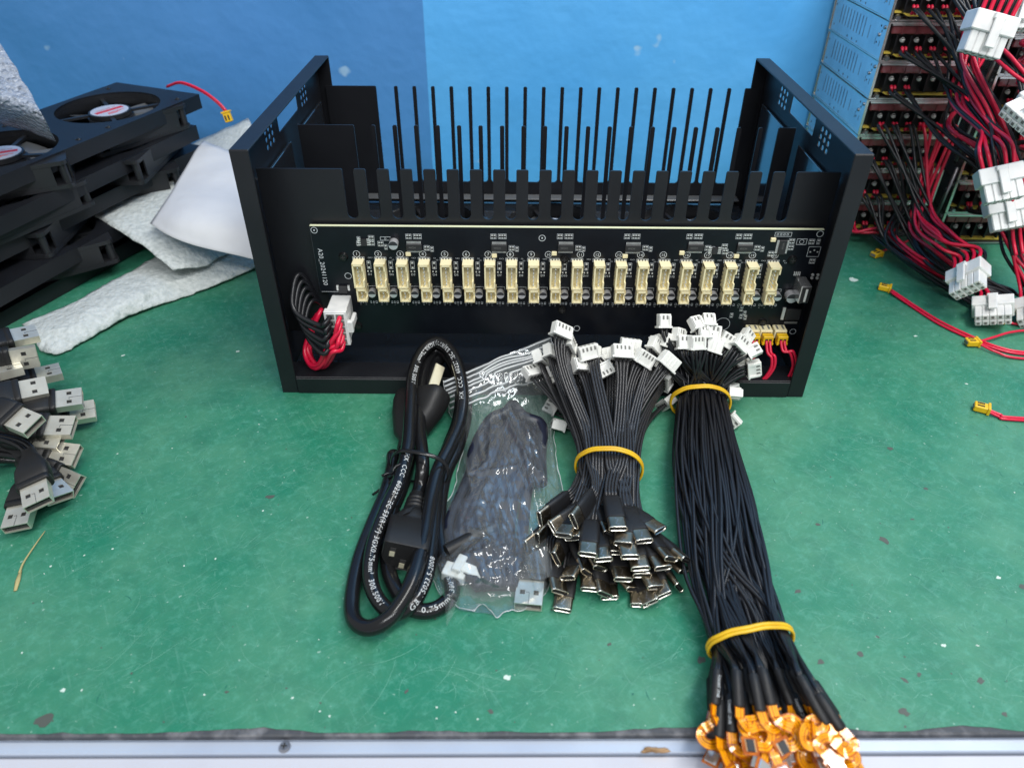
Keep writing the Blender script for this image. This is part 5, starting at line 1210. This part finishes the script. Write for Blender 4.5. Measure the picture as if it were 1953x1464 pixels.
def usba_parts():
    m = MB(); w, t, L_ = .0120, .0045, .0125; th = .0004
    f = lambda sg: (lambda u, v, q: V((u, v, sg * (t / 2 - q))))
    holes = [[(x - .0011, .0052), (x + .0011, .0052), (x + .0011, .0076), (x - .0011, .0076)] for x in (-.0030, .0030)]
    for sg in (1, -1): m.prism([[(-w / 2, 0), (w / 2, 0), (w / 2, L_), (-w / 2, L_)]] + holes, 0, th, f(sg), 'tin')
    for sg in (1, -1): m.box((sg * (w / 2 - th / 2), L_ / 2, 0), (th, L_, t - 2 * th - .00002), 'tin')
    m.box((0, .0095, t / 2 + .00003), (.0002, .0060, .0001), 'slot_dark'); m.box((.0007, .0064, t / 2 + .00003), (.0014, .0002, .0001), 'slot_dark')
    sh = m.mesh('plug_shell')
    m = MB(); m.box((0, .0058, -.0009), (w - .0014, .0112, .0018), 'ic'); m.box((0, .0045, -.0001), (w - .0009, .0080, t - .0010), 'hole')
    tg = m.mesh('plug_tongue')
    m = MB()
    def q(y, w_, h_, r=.0020): return [V((x, y, z)) for x, z in rrect(0, 0, w_, h_, r, 3)]
    m.loft([q(-.026, .0070, .0050, .0022), q(-.0225, .0076, .0056, .0024), q(-.0170, .0120, .0070, .0026), q(-.0125, .0152, .0078, .0026), q(-.0036, .0156, .0080, .0022), q(-.0034, .0150, .0074, .0020), q(-.0028, .0150, .0074, .0020), q(-.0026, .0156, .0080, .0022), q(-.0004, .0154, .0078, .0022), q(0, .0146, .0070, .0018)], 'moulded')
    bd = m.mesh('plug_body')
    return sh, tg, bd
UA = usba_parts()
def usba(at, fwd, upv, parent, inv, body=True):
    mt = aim(at, fwd, upv)
    b = place('plug_body', UA[2], parent, inv @ mt); s_ = place('plug_shell', UA[0], parent, inv @ mt); place('plug_tongue', UA[1], s_, Matrix.Identity(4))
    return mt
bi_m = Matrix.Translation(-bi)
usba(G(1012, 1112, .0030), (-.10, -1, -.02), (0, .1, 1), bc, bi_m)
m = MB(); m.box((0, 0, 0), (.0170, .0050, .0045), 'white_nylon', bev=.0004); m.box((-.0085, .0006, 0), (.0042, .0090, .0060), 'white_nylon', bev=.0004); m.box((.001, -.0026, .0), (.012, .0004, .0020), 'hole')
m.build('plastic_connector', None, aim(G(908, 1094, .0065), (.38, 1, 0), (0, -.35, 1)), label='small white plastic connector inside the bottom of the clear bag', cat='connector')
m = MB(); m.box((0, 0, 0), (.0105, .0075, .0050), 'white_nylon', bev=.0004); m.build('plastic_connector', None, aim(G(868, 1092, .0055), (.3, 1, 0), (0, -.2, 1)), label='squarish milky connector at the lower left inside the clear bag', cat='connector')
m = MB(); m.cyl((0, 0, 0), (0, 1, 0), .0035, .020, 'moulded', 18); m.cyl((0, .020, 0), (0, 1, 0), .0022, .006, 'moulded', 14); o = m.build('barrel_plug', bc, bi_m @ aim(G(852, 1052, .011), (.75, .5, .05), (0, 0, 1)))

# clear bag: one wrinkled film over the contents, one flat film beneath
def film():
    m_ = bpy.data.materials.new('clear_bag_film'); m_.use_nodes = True; nt = m_.node_tree
    for n_ in list(nt.nodes): nt.nodes.remove(n_)
    N = nt.nodes.new; L = nt.links.new
    out = N('ShaderNodeOutputMaterial'); tr = N('ShaderNodeBsdfTransparent'); gl = N('ShaderNodeBsdfGlossy'); df = N('ShaderNodeBsdfDiffuse'); tl_ = N('ShaderNodeBsdfTranslucent')
    tr.inputs['Color'].default_value = (.90, .93, .94, 1); gl.inputs['Roughness'].default_value = .07; gl.inputs['Color'].default_value = (1, 1, 1, 1)
    df.inputs['Color'].default_value = (.75, .80, .82, 1)
    lw = N('ShaderNodeLayerWeight'); lw.inputs['Blend'].default_value = .5; pw = N('ShaderNodeMath'); pw.operation = 'POWER'; pw.inputs[1].default_value = 4.0; L(lw.outputs['Facing'], pw.inputs[0]); fr = N('ShaderNodeMath'); fr.operation = 'MULTIPLY_ADD'; fr.inputs[1].default_value = .8; fr.inputs[2].default_value = .085; L(pw.outputs[0], fr.inputs[0])
    tc = N('ShaderNodeTexCoord'); nz_ = N('ShaderNodeTexNoise'); nz_.inputs['Scale'].default_value = 70; nz_.inputs['Detail'].default_value = 3; L(tc.outputs['Object'], nz_.inputs['Vector'])
    vo = N('ShaderNodeTexVoronoi'); vo.feature = 'DISTANCE_TO_EDGE'; vo.inputs['Scale'].default_value = 55; L(tc.outputs['Object'], vo.inputs['Vector'])
    mp = N('ShaderNodeMapRange'); mp.inputs['From Max'].default_value = .25; L(vo.outputs['Distance'], mp.inputs['Value'])
    ad = N('ShaderNodeMath'); ad.operation = 'MULTIPLY_ADD'; ad.inputs[1].default_value = -.35; L(mp.outputs[0], ad.inputs[0]); L(nz_.outputs['Fac'], ad.inputs[2])
    bp = N('ShaderNodeBump'); bp.inputs['Strength'].default_value = .22; bp.inputs['Distance'].default_value = .0030; L(ad.outputs[0], bp.inputs['Height'])
    for n_ in (gl, lw, df): L(bp.outputs[0], n_.inputs['Normal'])
    m1 = N('ShaderNodeMixShader'); m1.inputs[0].default_value = .08; L(tr.outputs[0], m1.inputs[1]); L(df.outputs[0], m1.inputs[2])
    m2 = N('ShaderNodeMixShader'); L(fr.outputs[0], m2.inputs[0]); L(m1.outputs[0], m2.inputs[1]); L(gl.outputs[0], m2.inputs[2]); L(m2.outputs[0], out.inputs['Surface'])
    return m_
M['film'] = film()
# outline columns left/right edges from the zip (far) end to the bottom (near) end
BL = [(846, 726), (852, 765), (872, 815), (882, 860), (868, 920), (848, 980), (835, 1040), (820, 1085), (836, 1130), (872, 1158), (905, 1165)]
BR = [(1052, 640), (1056, 690), (1056, 760), (1056, 820), (1060, 880), (1074, 938), (1066, 985), (1050, 1030), (1056, 1075), (1044, 1130), (1012, 1164)]
NB, NC = 190, 110
def lerp_list(Ls, t):
    x = t * (len(Ls) - 1); i = min(int(x), len(Ls) - 2); f_ = x - i; return Ls[i][0] * (1 - f_) + Ls[i + 1][0] * f_, Ls[i][1] * (1 - f_) + Ls[i + 1][1] * f_
FOLDS = [(950, 765, 1012, 892, .0032, 5), (905, 1060, 975, 1040, .0036, 6), (930, 1080, 990, 1062, .0030, 5), (1012, 890, 1060, 940, .0030, 4), (1000, 870, 1030, 1000, .0026, 5), (880, 1010, 935, 1025, .0022, 4), (1050, 820, 1064, 930, .0024, 4), (990, 1060, 1020, 1140, .0035, 5), (960, 1070, 990, 1130, .0030, 5), (838, 1080, 868, 1150, .0030, 5), (900, 905, 990, 890, .0020, 4), (905, 900, 930, 880, .0016, 3), (1035, 900, 1040, 990, .0026, 4), (875, 1100, 960, 1120, .0022, 4), (930, 1140, 1010, 1150, .0020, 4), (1010, 940, 1060, 980, .0020, 4), (880, 860, 905, 960, .0018, 5), (990, 800, 1020, 850, .0020, 4)]
top = []
def crease(x, y, s_):
    v = 0
    for (sc, am, ox) in ((1, .55, 0), (2.1, .30, 5), (4.3, .15, 9)):
        q = noise.noise(V((x * s_ * sc + ox, y * s_ * sc * .6, ox))); v += am * (1 - abs(q) * 2.6)
    return v
for i in range(NB + 1):
    t = i / NB; a = lerp_list(BL, t); b = lerp_list(BR, t); wob = 9 * noise.noise(V((t * 9, 3, 1))) + 4 * noise.noise(V((t * 31, 8, 1))); a = (a[0] + wob, a[1]); b = (b[0] + 9 * noise.noise(V((t * 8, 20, 1))) + 4 * noise.noise(V((t * 29, 4, 1))), b[1])
    for j in range(NC + 1):
        u = j / NC; px = a[0] + (b[0] - a[0]) * u; py = a[1] + (b[1] - a[1]) * u + (26 * noise.noise(V((u * 3.5, 1, 7))) + 5 * noise.noise(V((u * 9, 5, 7)))) * max(0, (t - .88) / .12)
        e_ = min(1, 4.2 * u, 4.2 * (1 - u), 5 * t + .15, 6 * (1 - t)); 
        dome = sqrt(max(0, sin(pi * min(1, max(0, u)))))
        lift = max(0, 1 - t / .16)                         # zip end rises over the case lip
        z = .0010 + .0150 * dome * min(1, (t + .02) * 5) * min(1, (1 - t) * 5 + .0) * (1 - .0 * lift)
        z = z * (1 - lift) + (.0225 + .003 * sin(u * 9)) * lift
        w = G(px, py, z)
        amp = .35 + .9 * max(0, (t - .55) / .45) + .5 * max(0, (u - .7) / .3)
        z += ((crease(w.x * 1.3 + w.y * .25, w.y * .55, 42) - .5) * .0040 + crease(w.x + 3, w.y, 130) * .0016 * amp) * e_ * (1 - lift * .6)
        for (ax_, ay_, bx_, by_, hh, ww) in FOLDS:
            dx_, dy_ = bx_ - ax_, by_ - ay_; tt = max(0, min(1, ((px - ax_) * dx_ + (py - ay_) * dy_) / (dx_ * dx_ + dy_ * dy_))); dd_ = sqrt((px - ax_ - dx_ * tt) ** 2 + (py - ay_ - dy_ * tt) ** 2)
            z += hh * math.exp(-(dd_ / ww) ** 2) * (.25 + .75 * sin(pi * min(.95, max(.05, tt))))
        top.append(V((w.x, w.y, max(z, .0008 if lift < .2 else .0195 if w.y > -.006 else .004))))
m = MB(); m.add(top, [(i * (NC + 1) + j, i * (NC + 1) + j + 1, (i + 1) * (NC + 1) + j + 1, (i + 1) * (NC + 1) + j) for i in range(NB) for j in range(NC)], 'film', True)
bag = empty('zip_bag', (0, 0, 0), 'clear crumpled zip bag holding a black cable, its zip end resting on the case lip', 'plastic bag')
m.build('top_film', bag)
m = MB(); bot = [V((p.x, p.y, .0005 if p.y < -.006 else .0190)) for p in top]
bb = []
for i in range(0, NB + 1, 5):
    for j in range(0, NC + 1, 5):
        p = top[i * (NC + 1) + j]; bb.append(V((p.x, p.y, min(p.z - .0003, .0006 + max(0, (p.y + .016) / .010) * .0185 if p.y > -.016 else .0006))))
nb, nc = NB // 5, NC // 5
m.add(bb, [(i * (nc + 1) + j, i * (nc + 1) + j + 1, (i + 1) * (nc + 1) + j + 1, (i + 1) * (nc + 1) + j) for i in range(nb) for j in range(nc)], 'film', True); m.build('bottom_film', bag)
rim_ = [top[i * (NC + 1)] for i in range(0, NB + 1, 3)] + [top[NB * (NC + 1) + j] for j in range(0, NC + 1, 3)] + [top[i * (NC + 1) + NC] for i in range(NB, -1, -3)]
m = MB(); m.tube([p + V((0, 0, .0002)) for p in rim_], .00022, 'zip_ridge', 5); m.build('edge_seam', bag)
for q in range(7):                                     # zip ridges
    t = .008 + q * .021; i = int(t * NB + .5); m = MB(); m.tube([top[i * (NC + 1) + j] + V((0, 0, .0004)) for j in range(0, NC + 1, 2)], .0006, 'zip_ridge', 6); m.build('zip_ridge', bag)
def fin(P, k='film'):
    m = MB(); n_ = len(P); vs = []
    for (a, b) in P: vs += [G(*a), G(*b)]
    R1 = spline(vs[0::2], 6); R2 = spline(vs[1::2], 6); R3 = [(x + y) / 2 + V((0, 0, .0015 * sin(i * 1.3))) for i, (x, y) in enumerate(zip(R1, R2))]
    n_ = len(R1); m.add(R1 + R3 + R2, [(k_ * n_ + i, k_ * n_ + i + 1, (k_ + 1) * n_ + i + 1, (k_ + 1) * n_ + i) for k_ in (0, 1) for i in range(n_ - 1)], 'film', True); return m
fin([((822, 1082, .004), (838, 1128, .001)), ((838, 1108, .010), (848, 1150, .002)), ((850, 1130, .014), (850, 1175, .004)), ((872, 1148, .012), (852, 1194, .0008))]).build('loose_corner', bag)
fin([((1000, 1060, .012), (1008, 1100, .018)), ((1020, 1052, .016), (1030, 1105, .016)), ((1044, 1042, .018), (1052, 1100, .008)), ((1052, 1080, .006), (1058, 1120, .002))]).build('loose_corner', bag)

# ---------------------------------------------------------------- USB-A cables piled at the left edge
# tip-side shell base pixel, world direction deg from +X, height, roll, label
UAL = [((24, 645), 38, .040, 0, 'highest USB plug at the left edge, shell pointing up right'), ((22, 686), 30, .036, 70, 'USB plug turned on edge just below the highest one'), ((-8, 712), 40, .034, -14, 'USB plug cut off by the left edge, silver side bright'),
       ((70, 718), 36, .020, -6, 'USB plug with pale shell pointing up right over the foam tip'), ((40, 748), 32, .030, 190, 'USB plug with greenish underside showing its contacts'), ((108, 766), 24, .022, 4, 'USB plug reaching far right in the middle of the pile'), ((134, 790), 26, .010, 10, 'dark blue-grey USB plug half hidden at the far right'),
       ((30, 798), -22, .036, 178, 'front USB plug in the middle with gold holes, body aimed left'), ((92, 815), 8, .022, 3, 'USB plug below the far reaching one, silver corner visible'), ((72, 836), 0, .018, -176, 'dark-holed USB plug behind the brightest one'), ((102, 865), -3, .012, 8, 'brightest USB plug, lying flat and pointing right'),
       ((68, 928), -58, .020, 0, 'large USB plug with two-wire body, pointing down right'), ((43, 968), -76, .008, 0, 'lowest USB plug, pointing at the dry stem'), ((92, 925), -38, .010, 150, 'dark USB plug under the two-wire one'), ((112, 912), -22, .006, 20, 'small USB plug corner poking out right of the two-wire one')]
for i, ((px, py), deg, z, roll, lb) in enumerate(UAL):
    a = radians(deg); f = V((cos(a), sin(a), -.10)).normalized(); at = G(px, py, z)
    up_ = Quaternion(f, radians(roll)) @ V((-.10 * f.x, -.25, 1))
    e = empty('usb_cable', at, lb, 'USB cable', 'USB-A cables piled at the left edge'); inv = Matrix.Translation(-at)
    mt = usba(at, f, up_, e, inv)
    tail = mt @ V((0, -.0258, 0)); hub = G(-140 - 10 * (i % 4), 800 + (i % 5) * 22, .012 + .006 * (i % 3))
    for w in ((-.0016, .0016) if i in (11, 7) else (0,)):
        s0 = mt @ V((w, -.0245, 0)); d_ = (hub - tail).length
        m = MB(); m.tube([V((p.x, p.y, max(p.z, .002))) - at for p in herm(s0, -f * d_ * .8, hub, V((-1, .2, 0)) * d_ * .7, 14) + [hub]], .0017 if w else .0019, 'cord', 10); m.build('wire', e)
